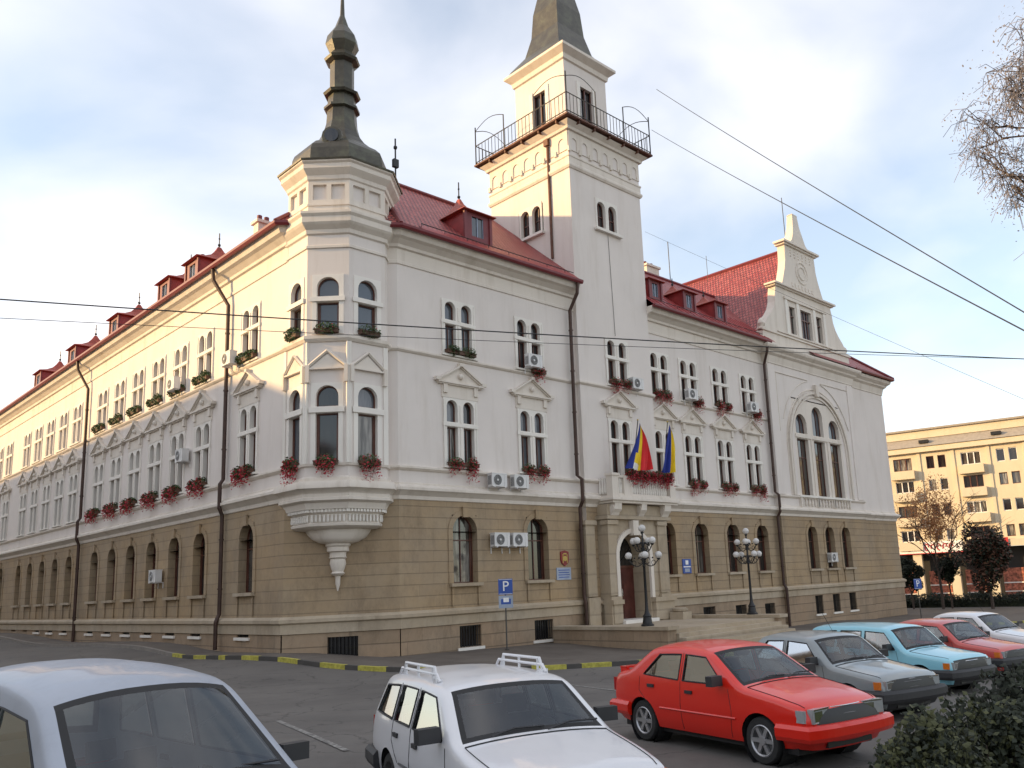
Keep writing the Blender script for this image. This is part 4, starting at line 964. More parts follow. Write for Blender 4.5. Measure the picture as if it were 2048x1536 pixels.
pipe([(57.45, 27.05, 16.3), (57.45, 27.05, 14.8)], .06)
# prototypes never placed
for k, p in P.items():
    if k not in used:
        for ch in list(p.children): bpy.data.objects.remove(ch)
        bpy.data.objects.remove(p)

#@@PART2
# ================================================================== things fixed to the building
def ac_proto(w=.82, h=.56):
    r = empty('air_conditioner', I4)
    b = MB(); b.box(-w/2, w/2, -.42, -.12, 0, h, 'ac_white'); b.box(-w/2-.008, w/2+.008, -.43, -.10, h-.03, h+.008, 'ac_white'); b.box(w/2-.16, w/2-.157, -.424, -.12, .03, h-.05, 'ac_dark')
    for i in range(9): b.box(-w/2-.004, -w/2, -.36+i*.025, -.35+i*.025, .08, h-.1, 'ac_dark')
    b.build('casing', r, I4)
    g = MB(); c = (-.11, -.425, h/2); T = Matrix.Rotation(PI/2, 3, 'X')
    g.lathe(c, [(.215, 0), (.215, .006)], 'ac_dark', 24, T=T)
    for rr in (.06, .1, .14, .18, .22): pts = [(c[0]+rr*math.cos(2*PI*i/20), c[1]-.012, c[2]+rr*math.sin(2*PI*i/20)) for i in range(21)]; g.tube(pts, .004, 'ac_white', 4, caps=False)
    g.lathe((c[0], c[1]-.006, c[2]), [(.045, 0), (.045, .01)], 'ac_white', 12, T=T)
    g.build('fan_grille', r, I4)
    for s in (-1, 1):
        k = MB(); k.box(s*w*.36-.02, s*w*.36+.02, -.45, .02, -.045, 0, 'ac_white'); k.box(s*w*.36-.02, s*w*.36+.02, -.03, .02, -.28, -.045, 'ac_white'); k.build('bracket', r, I4)
    return r
AC = ac_proto(); first = [True]
def ac(T, u, z, label, n=0.0, group='air conditioning units on the town hall walls', out=.0):
    Mx = T @ Matrix.Translation((u, -n, z)); global AC
    if first[0]:
        o = AC; ch = list(o.children); src = WM[o.name]
        for c in ch: WM[c.name] = Mx @ WM[c.name]
        WM[o.name] = Mx; o.matrix_basis = Mx; first[0] = False
    else: o = dup(AC, None, Mx)
    return tag(o, label, 'air conditioner', group)
ac(TB, 23.15, 6.50, 'white air conditioner on the cornice, left of the pair below the first-floor sills', .12)
ac(TB, 24.41, 6.50, 'white air conditioner on the cornice, right of the pair below the first-floor sills', .12)
ac(TB, 23.31, 4.03, 'white air conditioner between the ground-floor arched windows, left of its pair')
ac(TB, 24.33, 4.03, 'white air conditioner between the ground-floor arched windows, right of its pair')
ac(TB, 25.48, 12.02, 'white air conditioner across the top-floor window nearest the tower on its left', .16)
ac(TF, 32.56, 11.93, 'white air conditioner beside the top-floor window of the square tower')
ac(TB, 37.35, 12.0, 'white air conditioner at the second top-floor window right of the tower', .16)
ac(TB, 43.5, 12.0, 'white air conditioner at the top-floor window next to the gable downpipe', .16)
ac(TPV, 51.4, 3.0, 'white air conditioner before the middle of three arched windows under the gable')
ac(TA, -33.93, 12.0, 'grey-shaded air conditioner by the sunlit top-floor window nearest the oriel', .16)
ac(TA, -39.9, 12.1, 'white air conditioner on the sunlit top-floor sill beyond the left downpipe', .16)
ac(TA, -39.0, 8.6, 'air conditioner between two first-floor windows of the left facade')
ac(TA, -41.6, 3.3, 'air conditioner low on the rusticated left facade between arched windows')

rnd = random.Random(3)
def clump(mb, c, rx, ry, rz, n, mats, s0=.03, s1=.06, rr=rnd, hollow=.35, drop=0):
    for _ in range(n):
        while True:
            p = Vector((rr.uniform(-1, 1), rr.uniform(-1, 1), rr.uniform(-1, 1)))
            if hollow < p.length < 1: break
        q = Vector((c[0]+p.x*rx, c[1]+p.y*ry, c[2]+p.z*rz-drop*rr.random()**2))
        a = Vector((rr.gauss(0, 1), rr.gauss(0, 1), rr.gauss(0, 1))).normalized(); b = a.orthogonal().normalized(); s = rr.uniform(s0, s1)
        m = mats[rr.randrange(len(mats))] if isinstance(mats, (list, tuple)) else mats
        cc = a.cross(b)
        mb.add([q-a*s, q+b*s*.7, q+a*s, q-b*s*.7+cc*s*.3], [(0, 1, 2, 3)], m)
def flowers(kind, w):
    r = empty('flower_box', I4)
    p = MB(); p.box(-w/2, w/2, -.2, 0, 0, .15, 'planter_brown'); p.box(-w/2-.02, w/2+.02, -.22, .02, .13, .16, 'planter_brown'); p.build('planter', r, I4)
    f = MB(); g = MB()
    cs = [(-w*.27), (w*.27)] if w > .9 else [0]
    if w > 2: cs = [w*(i/7-.43) for i in range(7)]
    for c in cs:
        hw = (.33 if w > .9 else w*.5)*rnd.uniform(.75, 1.15); vz = rnd.uniform(.75, 1.2)
        clump(f, (c, -.12, .2), hw*1.05, .23, .24*vz, 330, 'leaf_green', hollow=.2, drop=.25 if kind != 'green' else .1)
        if kind != 'green': clump(g, (c, -.17, .12), hw*1.1, .27, .30*vz, int(300*vz*(1.6 if w > 2 else 1)), 'flower_red', .02, .055, hollow=.5, drop=.5*vz)
        else: clump(g, (c, -.16, .2), hw, .2, .15, 8, 'flower_red', .02, .03)
    f.build('foliage', r, I4); g.build('blossom', r, I4)
    return r
FP = {}
def fbox(kind, w, T, u, z, n, label, group='flower boxes on the window sills'):
    FP['n'] = FP.get('n', 0)+1; key = (kind, w, FP['n'] % 4); Mx = T @ Matrix.Translation((u, -n, z))
    if key not in FP:
        o = FP[key] = flowers(kind, w)
        for c in o.children: WM[c.name] = Mx @ WM[c.name]
        WM[o.name] = Mx; o.matrix_basis = Mx
    else: o = dup(FP[key], None, Mx)
    return tag(o, label, 'flower box', group)
fbox('green', 1.5, TB, 21.55, Z2, .06, 'green leafy box on the top-floor sill right of the domed oriel')
fbox('red', .8, TB, 25.95, Z2-.15, .14, 'red flowers half under the air conditioner, top floor left of the tower')
fbox('red', 1.5, TF, 31.45, Z2, .06, 'red flowers on the top-floor sill of the square tower')
fbox('red', 1.3, TB, 35.1, Z2-.05, .08, 'red flowers on the top-floor sill touching the tower on its right')
fbox('red', .8, TB, 38.2, Z2-.1, .14, 'red flowers beside the large air conditioner, top floor right of the tower')
fbox('red', 1.5, TB, 40.8, Z2, .06, 'red flowers on the full top-floor sill between the two units')
fbox('red', .8, TB, 44.2, Z2-.1, .14, 'red flowers beside the air conditioner next to the gable downpipe')
for u, l in ((21.55, 'two red geranium clumps under the first-floor window right of the oriel'), (25.62, 'two red geranium clumps under the first-floor window left of the tower'),
             (37.72, 'red geraniums on the first-floor sill just right of the second flag'), (40.78, 'red geraniums on the first-floor sill midway between flags and gable'), (43.75, 'red geraniums on the first-floor sill beside the gable downpipe')):
    fbox('red', 1.5, TB, u, Z1-.03, .08, l)
for k, T in faces:
    if k in (4, 5, 6):
        w = {4: 'left', 5: 'front', 6: 'right'}[k]
        fbox('green', .86, T, 0, 12.0, .05, f'dark green planter in the upper {w} window of the oriel'); fbox('red', .86, T, 0, 7.02, .05, f'red geraniums in the lower {w} window of the oriel')
for y, l in ((32.85, 'first window beside the oriel'), (37.38, 'window beyond the downpipe'), (40.2, 'third window from the oriel'), (43.0, 'fourth window from the oriel'), (45.8, 'fifth window from the oriel'), (48.6, 'sixth window from the oriel'), (51.4, 'seventh window, just before the second downpipe')):
    fbox('red', 1.5, TA, -y, Z1-.03, .08, f'red geraniums on the left facade first floor, {l}'); fbox('green', 1.5, TA, -y, Z2, .06, f'dark leafy box on the left facade top floor, {l}')
tag(fbox('red', 3.4, TR(0, 0, 0, 0), 32.35, 7.33, -26.12, 'long bank of crimson flowers along the balcony balustrade'), None, None, 'flower boxes on the window sills')

# flags
def flag(x, y, z0, z1, lean, w0, w1, cols, label, seed):
    r = empty('flag', TR(x, y, z0)); rr = random.Random(seed)
    p = MB(); p.tube([(x, y, z0-.5), (x+lean[0], y+lean[1], z1+.12)], .022, 'dark_metal', 6); p.ball((x+lean[0], y+lean[1], z1+.16), .045, 'shield_gold', 8); p.build('flagpole', r, rel=TR(x, y, z0))
    mb = MB(); nu, nv = 30, 22; vs = []
    for j in range(nv+1):
        v = j/nv; zt = z1-(z1-z0-.15)*v; px = x+lean[0]*(1-v*.95); py = y+lean[1]*(1-v*.95)-.03
        for i in range(nu+1):
            u = i/nu; w = w0+(w1-w0)*v**.8
            fold = .10*v*math.sin(u*15+v*2.5+seed)+.05*v*math.sin(u*31+1.3*seed)
            vs.append((px-.25*w*v*(1 if cols[0] == 'flag_blue' else 1)*(1-.0)+w*u*.9, py-.08-fold*1.2-.05*u, zt-(.35*u*(1-v*.5))*w0*0-.22*math.sin(u*PI)*v*.4-.55*(u)*(1-v)*.6))
    for j in range(nv):
        for i in range(nu):
            k = (0 if (i+.5)/nu < .27 else 1 if (i+.5)/nu < .52 else 2); m = cols[k]
            if cols[0] == 'flag_blue' and seed == 2 and j > nv*.62 and nu*.16 < i < nu*.5-(j-nv*.62)*.1: m = 'flag_yellow' if j < nv*.82 else 'flag_white'
            mb.add([vs[j*(nu+1)+i], vs[j*(nu+1)+i+1], vs[(j+1)*(nu+1)+i+1], vs[(j+1)*(nu+1)+i]], [(0, 1, 2, 3)], m)
    o = mb.build('flag_cloth', r, rel=TR(x, y, z0)); bm2 = bmesh.new(); bm2.from_mesh(o.data); bmesh.ops.remove_doubles(bm2, verts=bm2.verts, dist=1e-5)
    for f in bm2.faces: f.smooth = True
    bm2.to_mesh(o.data); bm2.free(); tag(r, label, 'flag', 'national flags on the balcony')
flag(30.75, 25.85, 7.5, 9.85, (.42, -.25), .10, 2.0, ('flag_blue', 'flag_yellow', 'flag_red'), 'blue, yellow and red flag on the balcony, the left and wider one', 2)
flag(33.15, 25.85, 7.5, 10.0, (.35, -.25), .10, 1.15, ('flag_blue', 'flag_blue', 'flag_yellow'), 'blue and yellow flag on the balcony, the right and narrower one', 5)
# text helper
def text_mesh(mb, body, T, size, mat, depth=.004):
    cu = bpy.data.curves.new('lettering', 'FONT'); cu.body = body; cu.size = size; cu.align_x = 'CENTER'; cu.align_y = 'CENTER'; cu.extrude = depth; cu.resolution_u = 3
    o = bpy.data.objects.new('lettering', cu); COL.objects.link(o); dg = bpy.context.evaluated_depsgraph_get(); me = bpy.data.meshes.new_from_object(o.evaluated_get(dg))
    R_ = Matrix.Rotation(PI/2, 4, 'X')
    mb.add([T @ R_ @ v.co for v in me.vertices], [tuple(p.vertices) for p in me.polygons], mat)
    bpy.data.objects.remove(o); bpy.data.curves.remove(cu); bpy.data.meshes.remove(me)
# wall plaques
def plaque(T, x, z, w, h, mat, label, cat, deco, name='wall_plaque'):
    r = empty(name, T @ Matrix.Translation((x, 0, z))); Tm = WM[r.name]
    b = MB(); b.box(-w/2, w/2, -.04, .0, -h/2, h/2, mat); b.build('board', r, Tm)
    d = MB(); deco(d); d.build('emblem' if 'shield' in cat else 'lettering', r, Tm); tag(r, label, cat); return r
def lines(d, w, h, n, mat='dark_metal'):
    for i in range(n):
        z = h/2-(i+1)*h/(n+1); ww = w*(.38 if i % 2 else .42); d.box(-ww, ww, -.044, -.04, z-.018, z+.018, mat)
r = empty('coat_of_arms', TB @ Matrix.Translation((27.3, 0, 3.5))); Tm = WM[r.name]
b = MB(); sh = [(-.25, .3), (-.25, -.05), (-.2, -.2), (0, -.34), (.2, -.2), (.25, -.05), (.25, .3), (0, .36)]
tmp = MB(); plate(tmp, sh[::-1], [], 'shield_red', .06, 0, 0); b.add(tmp.v, tmp.f, 'shield_red'); b.build('shield', r, Tm)
b = MB(); b.lathe((0, -.065, 0), [(.12, 0), (.12, .012)], 'shield_gold', 14, T=Matrix.Rotation(PI/2, 3, 'X')); b.box(-.15, -.11, -.075, -.06, -.2, .2, 'shield_gold'); b.box(.11, .15, -.075, -.06, -.2, .2, 'shield_gold'); b.box(-.1, .1, -.075, -.06, .18, .24, 'shield_gold'); b.build('emblem', r, Tm)
tag(r, 'dark red shield-shaped coat of arms on the wall left of the entrance pipe', 'coat of arms')
def dd(d): lines(d, .85, .52, 4, 'sign_blue')
plaque(TB, 27.22, 2.83, .9, .54, 'sign_pale', 'pale blue-grey plaque directly under the red coat of arms', 'plaque', dd)
def d1(d): d.box(-.3, .3, -.046, -.04, -.06, .0, 'sign_white'); d.box(-.12, .12, -.046, -.04, .08, .3, 'sign_white'); d.box(-.2, .2, -.046, -.04, -.3, -.12, 'sign_pale')
plaque(TB, 36.38, 3.0, .72, .74, 'sign_blue', 'small blue and white plaque between arched windows right of the entrance', 'plaque', d1)
def street_sign(x, y, h, label, both=True, size=.58):
    z = gz(x, y); r = empty('parking_sign', TR(x, y, z, rad(-25))); Tm = WM[r.name]
    p = MB(); p.tube([(0, 0, 0), (0, 0, h)], .03, 'iron_rail', 8); p.lathe((0, 0, 0), [(.09, 0), (.09, .03), (.03, .05)], 'iron_rail', 10); p.build('post', r, Tm)
    b = MB(); b.box(-size/2, size/2, -.05, -.035, h-size*1.05, h, 'sign_blue'); b.box(-size/2+.02, size/2-.02, -.053, -.05, h-size*1.05+.02, h-size*1.05+.035, 'sign_white'); b.box(-size/2+.02, size/2-.02, -.053, -.05, h-.035, h-.02, 'sign_white'); b.build('sign_panel', r, Tm)
    t = MB(); text_mesh(t, 'P', Matrix.Translation((0, -.056, h-size*.52)), size*.95, 'sign_white'); t.build('letter', r, Tm)
    if both:
        b = MB(); b.box(-size/2, size/2, -.05, -.035, h-size*1.05-.52, h-size*1.05-.04, 'sign_pale'); b.box(-.2, .2, -.054, -.05, h-size-.4, h-size-.2, 'sign_blue'); b.box(-.1, .12, -.057, -.054, h-size-.32, h-size-.15, 'sign_white'); b.build('plate_below', r, Tm)
    tag(r, label, 'parking sign')
street_sign(22.35, 25.6, 2.72, 'blue P parking sign on a thin post with a paler plate below')
z9 = 2.0
street_sign(54.0, 22.5, 2.55, 'far blue P parking sign on a post before the gabled end', False, .6)

# entrance platform
EP = empty('entrance_steps', TR(30.5, 23.5, -.4)); Te = WM[EP.name]
def eb(mb, n): return mb.build(n, EP, rel=Te)
mb = MB(); mb.box(26.76, 34.26, 20.9, 26.9, -1.0, .45, 'smooth_stone'); eb(mb, 'landing')
for x0, nm in ((26.2, 'l'), (34.26, 'r')):
    mb = MB(); mb.box(x0, x0+.56, 20.7, 26.95, -1.4, .46, 'plinth_stone'); eb(mb, 'side_wall')
    mb = MB(); mb.box(x0-.07, x0+.63, 20.6, 26.9, .46, .60, 'smooth_stone'); eb(mb, 'coping')
for i in range(6):
    mb = MB(); mb.box(26.76, 34.26, 20.9-(i+1)*.33, 20.9-i*.33, -1.2, .45-(i+1)*.15, 'smooth_stone'); eb(mb, 'step')
mb = MB(); mb.box(33.3, 34.0, 25.3, 26.1, .45, .80, 'smooth_stone'); mb.lathe((33.65, 25.7, .80), [(.3, 0), (.38, .06), (.38, .14), (.26, .2)], 'smooth_stone', 12); eb(mb, 'pedestal')
mb = MB(); mb.box(ax-aw-.1, ax+aw+.1, 26.0, 27.35, .45, .60, 'white_stone'); eb(mb, 'threshold')
tag(EP, 'weathered stone entrance steps with side walls before the arched door', 'entrance steps')

# street lamps
def lamp_proto():
    r = empty('street_lamp', I4)
    p = MB(); p.lathe((0, 0, 0), [(.26, 0), (.26, .06), (.20, .10), (.16, .35), (.19, .38), (.12, .46), (.075, .6), (.06, .9), (.05, 2.3), (.075, 2.34), (.05, 2.4), (.045, 3.1), (.08, 3.14), (.04, 3.2), (.035, 3.62), (.08, 3.66), (.05, 3.7)], 'dark_metal', 12); p.build('post', r, I4, smooth=40)
    for ring_, (rad_, z, n, a0) in enumerate(((.60, 2.62, 4, PI/4), (.44, 3.20, 4, 0.15))):
        for k in range(n):
            a = a0+2*PI*k/n; dx, dy = math.cos(a), math.sin(a)
            q = MB(); pts = [(dx*rad_*t, dy*rad_*t, z-.12-.22*math.sin(PI*t)+.1*t) for t in [i/8 for i in range(9)]]; q.tube(pts, .02, 'dark_metal', 5)
            pts = [(dx*rad_*(.25+.14*math.cos(b)), dy*rad_*(.25+.14*math.cos(b)), z-.05+.14*math.sin(b)) for b in [i*PI/5 for i in range(10)]]; q.tube(pts, .014, 'dark_metal', 4)
            pts = [(dx*rad_*(.65+.13*math.cos(b)), dy*rad_*(.65+.13*math.cos(b)), z-.16+.1*math.sin(b)) for b in [i*PI/5 for i in range(10)]]; q.tube(pts, .014, 'dark_metal', 4)
            for tt in (.3, .6): q.ball((dx*rad_*tt, dy*rad_*tt, z+.04), .035, 'dark_metal', 6)
            q.lathe((dx*rad_, dy*rad_, z-.06), [(.03, 0), (.075, .05), (.075, .075)], 'dark_metal', 8); q.build('arm', r, I4)
            g = MB(); g.ball((dx*rad_, dy*rad_, z+.14), .145, 'globe_glass', 16); g.build('globe', r, I4, smooth=60)
    g = MB(); g.ball((0, 0, 3.84), .15, 'globe_glass', 16); g.build('globe', r, I4, smooth=60)
    return r
LP = lamp_proto(); Mx = TR(26.5, 21.9, .60)
for c in LP.children: WM[c.name] = Mx @ WM[c.name]
WM[LP.name] = Mx; LP.matrix_basis = Mx; tag(LP, 'black cluster lamp with nine white globes on the left coping of the entrance steps', 'street lamp', 'globe lamps at the entrance')
tag(dup(LP, None, TR(34.5, 22.2, .60, .3)), 'black cluster lamp with nine white globes on the right coping of the entrance steps', 'street lamp', 'globe lamps at the entrance')

# ================================================================== cars
def polydist(p, pl):
    best = 9
    for a, b in zip(pl, pl[1:]):
        dx, dz = b[0]-a[0], b[1]-a[1]; l2 = dx*dx+dz*dz or 1e-9
        t = max(0, min(1, ((p[0]-a[0])*dx+(p[1]-a[1])*dz)/l2)); d = math.hypot(p[0]-a[0]-t*dx, p[1]-a[1]-t*dz)
        if d < best: best = d
    return best
def car(pos, heading, spec, label, group='cars parked in front of the town hall', scale=1.0):
    x, y = pos; z = gz(x, y)-.12; Mx = TR(x, y, z, rad(heading)) @ Matrix.Scale(scale, 4)
    root = empty('parked_car', Mx); WM[root.name] = Mx
    S = spec; top = S['top']; Lc = max(p[0] for p in top); W2 = S['w']/2; belt = S.get('belt', .93); tum = S.get('tumble', .30); r = .075; PM = S['paint']; ft = S.get('front_taper', .11)
    def hw(xx, zz):
        t = abs(xx-Lc/2)/(Lc/2); w = W2*(1-ft*t**5)
        if zz < .5: w -= .07*((.5-zz)/.3)**2
        if zz > belt: w -= tum*(zz-belt)+.01
        elif zz > belt-.12: w -= .012*(1-(belt-zz)/.12)
        w += .012*math.exp(-((zz-.62)/.1)**2)
        return w
    pl = []; tags = []
    for a, b in zip(top, top[1:]):
        n = max(1, int(math.dist(a[:2], b[:2])/.07))
        for i in range(n): pl.append((a[0]+(b[0]-a[0])*i/n, a[1]+(b[1]-a[1])*i/n)); tags.append(a[2])
    pl.append(top[-1][:2]); tags.append(top[-1][2])
    # light smoothing of the profile
    for _ in range(2): pl = [pl[0]]+[((pl[i-1][0]+2*pl[i][0]+pl[i+1][0])/4, (pl[i-1][1]+2*pl[i][1]+pl[i+1][1])/4) for i in range(1, len(pl)-1)]+[pl[-1]]
    sill = .24; wr = S.get('wheel_r', .295); ar = wr+.055; bottom = []
    for cx in (S['axles'][1], S['axles'][0]):
        a0 = math.asin((sill-wr)/ar) if abs(sill-wr) < ar else 0
        for i in range(15): a = a0+(PI-2*a0)*i/14; bottom.append((cx+ar*math.cos(a), wr+ar*math.sin(a)))
    outl = pl+bottom
    ex = []
    for i in range(1, len(pl)-1):
        tx, tz = pl[i+1][0]-pl[i-1][0], pl[i+1][1]-pl[i-1][1]; l = math.hypot(tx, tz) or 1; nx, nz = tz/l, -tx/l
        for d in (.012, .03, .05, .075, .12):
            q = (pl[i][0]+nx*d, pl[i][1]+nz*d)
            if inpoly(*q, outl) and polydist(q, pl) > d*.8: ex.append(q)
    gx = .09
    while gx < Lc:
        zz = .27
        while zz < 1.85:
            q = (gx+.0007, zz+.0003)
            if inpoly(*q, outl) and polydist(q, pl) > .14 and all(math.hypot(q[0]-c, q[1]-wr) > ar+.02 for c in S['axles']): ex.append(q)
            zz += .075
        gx += .11
    wins = S['win']
    ex = [q for q in ex if not any(inpoly(*q, w_) or polydist(q, w_+[w_[0]]) < .012 for w_ in wins)]
    v2_, tr2_ = cdt(outl, wins, ex)
    def P3(p, s, ins=0):
        d = polydist(p, pl); o_ = r-math.sqrt(max(0, r*r-(r-d)**2)) if d < r else 0
        return (Lc/2-p[0], s*(hw(*p)-o_-ins), p[1])
    body = MB(); trim = MB()
    for s in (-1, 1):
        body.add([P3(p, s) for p in v2_], [t if s > 0 else t[::-1] for t in tr2_], PM)
        for w_ in wins:
            wp = densify(list(w_)+[w_[0]], .09)[:-1]; v3, t3 = cdt(wp); gb = MB(); gb.add([P3(p, s, .014) for p in v3], t3, 'car_glass'); gb.build('side_window', root, Mx)
            trim.tube([P3(p, s, -.002) for p in wp+[wp[0]]], .011, 'black_rubber', 4, caps=False)
    # skin
    NS = 14; rows = []; svals = [math.sin(PI/2*(2*j/NS-1)) for j in range(NS+1)]
    for i, p in enumerate(pl):
        a = pl[max(0, i-1)]; b = pl[min(len(pl)-1, i+1)]; tx, tz = b[0]-a[0], b[1]-a[1]; l = math.hypot(tx, tz) or 1; nx, nz = -tz/l, tx/l
        e = hw(*p)-r; c = S.get('crown', .045); row = []
        for s in svals:
            k = c*(1-abs(s)**2.4); row.append((Lc/2-(p[0]+nx*k), e*s, p[1]+nz*k))
        rows.append(row)
    wsF, wsR, grl = MB(), MB(), MB()
    gf = [i for i, t in enumerate(tags) if t == 'gf']; gr = [i for i, t in enumerate(tags) if t == 'gr']
    for i in range(len(pl)-1):
        for j in range(NS):
            q = [rows[i][j], rows[i][j+1], rows[i+1][j+1], rows[i+1][j]]; sm = abs(svals[j]+svals[j+1])/2; t = tags[i]
            if t in ('gf', 'gr'):
                idx = gf if t == 'gf' else gr
                if sm > .97: body.add(q, [(0, 1, 2, 3)], PM)
                elif sm > .90 or i in (idx[0], idx[-1]): trim.add(q, [(0, 1, 2, 3)], 'black_rubber')
                else: (wsF if t == 'gf' else wsR).add(q, [(0, 1, 2, 3)], 'car_glass')
            elif t == 'g' and sm < .93: grl.add(q, [(0, 1, 2, 3)], 'grille_black')
            else: body.add(q, [(0, 1, 2, 3)], 'bumper_black' if t == 'b' and S.get('black_bumper', True) else PM)
    B = body.build('body', root, Mx); bm3 = bmesh.new(); bm3.from_mesh(B.data); bmesh.ops.remove_doubles(bm3, verts=bm3.verts, dist=.004); bmesh.ops.recalc_face_normals(bm3, faces=bm3.faces)
    for f in bm3.faces: f.smooth = True
    bm3.to_mesh(B.data); bm3.free(); B.data.set_sharp_from_angle(angle=rad(38))
    for g_, n_ in ((wsF, 'windscreen'), (wsR, 'rear_window'), (grl, 'grille')):
        if g_.v:
            o = g_.build(n_, root, Mx); b3 = bmesh.new(); b3.from_mesh(o.data); bmesh.ops.remove_doubles(b3, verts=b3.verts, dist=.001)
            for f in b3.faces: f.smooth = True
            b3.to_mesh(o.data); b3.free()
    trim.build('window_trim', root, Mx)
    # seams, rub strip, handles, mirrors
    for s in (-1, 1):
        sm = MB()
        for ln in S.get('seams', ()): sm.tube([P3(p, s, -.0005) for p in densify(ln, .08)], .0045, 'black_rubber', 4)
        if S.get('strip'):
            zz = S['strip']; sm.tube([P3((xx/20, zz), s, -.004) for xx in range(int((S['axles'][0]+.42)*20), int((S['axles'][1]-.40)*20))], .014, S.get('strip_mat', 'bumper_black'), 4)
        sm.build('door_seams', root, Mx)
    for s in (-1, 1):
        for hx, hz in S['handles']:
            h = MB(); p = P3((hx, hz), s); h.box(p[0]-.075, p[0]+.075, p[1]-.02, p[1]+.02, hz-.022, hz+.022, 'bumper_black'); h.build('door_handle', root, Mx)
        mz = MB(); p = P3(S['mirror'], s); yy = p[1]+s*.13; T = Matrix.Translation((p[0], yy, p[2]+.05)) @ Matrix.Rotation(s*-.12, 4, 'Z')
        mz.box(-.06, .05, -.11, .11, -.06, .075, S.get('mirror_mat', 'bumper_black'), T); mz.box(-.064, -.06, -.10, .10, -.05, .065, 'chrome', T); mz.tube([p, (p[0], yy, p[2]+.02)], .022, 'bumper_black', 6)
        mz.build('wing_mirror', root, Mx)
    # wheels
    for ai, cx in enumerate(S['axles']):
        for s in (-1, 1):
            wheel = MB(); X = Lc/2-cx; Y = s*(W2*.99-.10); T = Matrix.Rotation(-s*PI/2, 3, 'X')
            wheel.lathe((X, Y, wr), [(wr-.10, -.085), (wr-.02, -.085), (wr, -.06), (wr+.002, 0), (wr, .06), (wr-.02, .083), (wr-.09, .085), (wr-.10, .06)], 'tyre', 28, T=T, caps=False)
            wo = wheel.build('wheel', root, Mx, smooth=40)
            rim = MB(); rim.lathe((X, Y, wr), [(wr-.09, .085), (wr-.105, .05), (wr-.12, .03), (.005, .035)], S.get('rim', 'rim_steel'), 28, T=T, caps=False)
            if S.get('spokes'):
                for k in range(S['spokes']):
                    a = 2*PI*k/S['spokes']; T4 = Matrix.Translation((X, Y, wr)) @ T.to_4x4() @ Matrix.Rotation(a, 4, 'Z'); rim.box(.02, wr-.10, -.026, .026, .04, .075, 'rim_alloy', T4)
                rim.lathe((X, Y, wr), [(.06, .04), (.055, .085), (.001, .085)], 'rim_alloy', 12, T=T)
                rim.lathe((X, Y, wr), [(wr-.08, .07), (wr-.105, .088), (wr-.12, .07)], 'rim_alloy', 28, T=T, caps=False)
            else: rim.lathe((X, Y, wr), [(.09, .035), (.08, .07), (.0, .075)], 'rim_alloy', 12, T=T)
            rim.build('rim', wo, Mx, smooth=40)
            li = MB(); li.lathe((X, s*(W2-.22), wr), [(ar+.005, -.12), (ar+.005, .12+.06)], 'black_rubber', 20, T=T, caps=False); li.lathe((X, s*(W2-.33), wr), [(ar, 0), (.01, 0)], 'black_rubber', 20, T=T); li.build('wheel_arch_liner', root, Mx)
    # lamps
    fz = S['lamp_z']; lwid = S.get('lamp_w', .34); lh = S.get('lamp_h', .15)
    def frontx(zz): return min(p[0] for p in pl if abs(p[1]-zz) < .05 and p[0] < Lc/2)
    def rearx(zz): return max(p[0] for p in pl if abs(p[1]-zz) < .06)
    fx = frontx(fz)
    for s in (-1, 1):
        T = Matrix.Translation((Lc/2-fx-.0, s*(W2*.9-lwid/2-.06), fz)) @ Matrix.Rotation(s*-.14, 4, 'Z')
        h = MB()
        if S.get('round_lamp'): h.lathe((0, 0, 0), [(.095, -.02), (.1, .035), (.07, .06), (.01, .07)], 'lamp_lens', 18, T=Matrix.Rotation(PI/2, 3, 'Y')); h.v = [tuple(T @ Vector(q)) for q in h.v]; h.f = h.f
        else: h.box(-.07, .012, -lwid/2, lwid/2, -lh/2, lh/2, 'lamp_lens', T); h.box(.012, .018, -lwid/2+.02, lwid/2-.02, lh/2-.018, lh/2, 'chrome', T); h.box(.012, .016, -lwid/2+.03, -lwid/2+.2, -lh/2+.02, lh/2-.03, 'chrome', T)
        h.build('headlight', root, Mx)
        h = MB(); T2 = Matrix.Translation((Lc/2-fx-.06, s*(W2*.895-.0), fz)); h.box(-.10, .03, -.04, .008, -lh/2+.012, lh/2-.012, S.get('blinker', 'lamp_orange'), T2); h.build('indicator', root, Mx)
        rxx = rearx(.8); h = MB(); h.box(Lc/2-rxx-.02, Lc/2-rxx+.12, s*(W2*.72)-.14, s*(W2*.72)+.16*1, .68, .88, 'lamp_red'); h.build('tail_light', root, Mx)
    # bumpers
    for fr in (1, 0):
        bb = MB(); ee = frontx(.42) if fr else Lc-rearx(.42); w_ = W2*.93; path = []
        for i in range(-8, 9):
            t = i/8; yy = w_*math.copysign(min(1, abs(t)*1.12), t) if abs(t) < .9 else math.copysign(w_+.02, t)
            xx = ee-.07+.10*abs(t)**3 if abs(t) < .9 else ee+.12+(abs(t)-.9)*3.5
            path.append((Lc/2-xx, yy) if fr else (-(Lc/2-xx), yy))
        prof = [(.0, .34), (.05, .35), (.075, .40), (.075, .50), (.04, .545), (0, .55)]
        if fr: path = path[::-1]
        pa = path[::-1]
        sweep(bb, pa, prof, S.get('bumper_mat', 'bumper_black')); bb.build('bumper', root, Mx)
    if S.get('plate'):
        q = MB(); T = Matrix.Translation((Lc/2-frontx(.42)+.11, 0, .43)) @ Matrix.Rotation(PI/2, 4, 'Z'); q.box(-.26, .26, -.01, .01, -.058, .058, 'plate_white', T); text_mesh(q, S['plate'], T @ Matrix.Translation((0, -.014, 0)), .1, 'dark_metal', .001); q.build('number_plate', root, Mx)
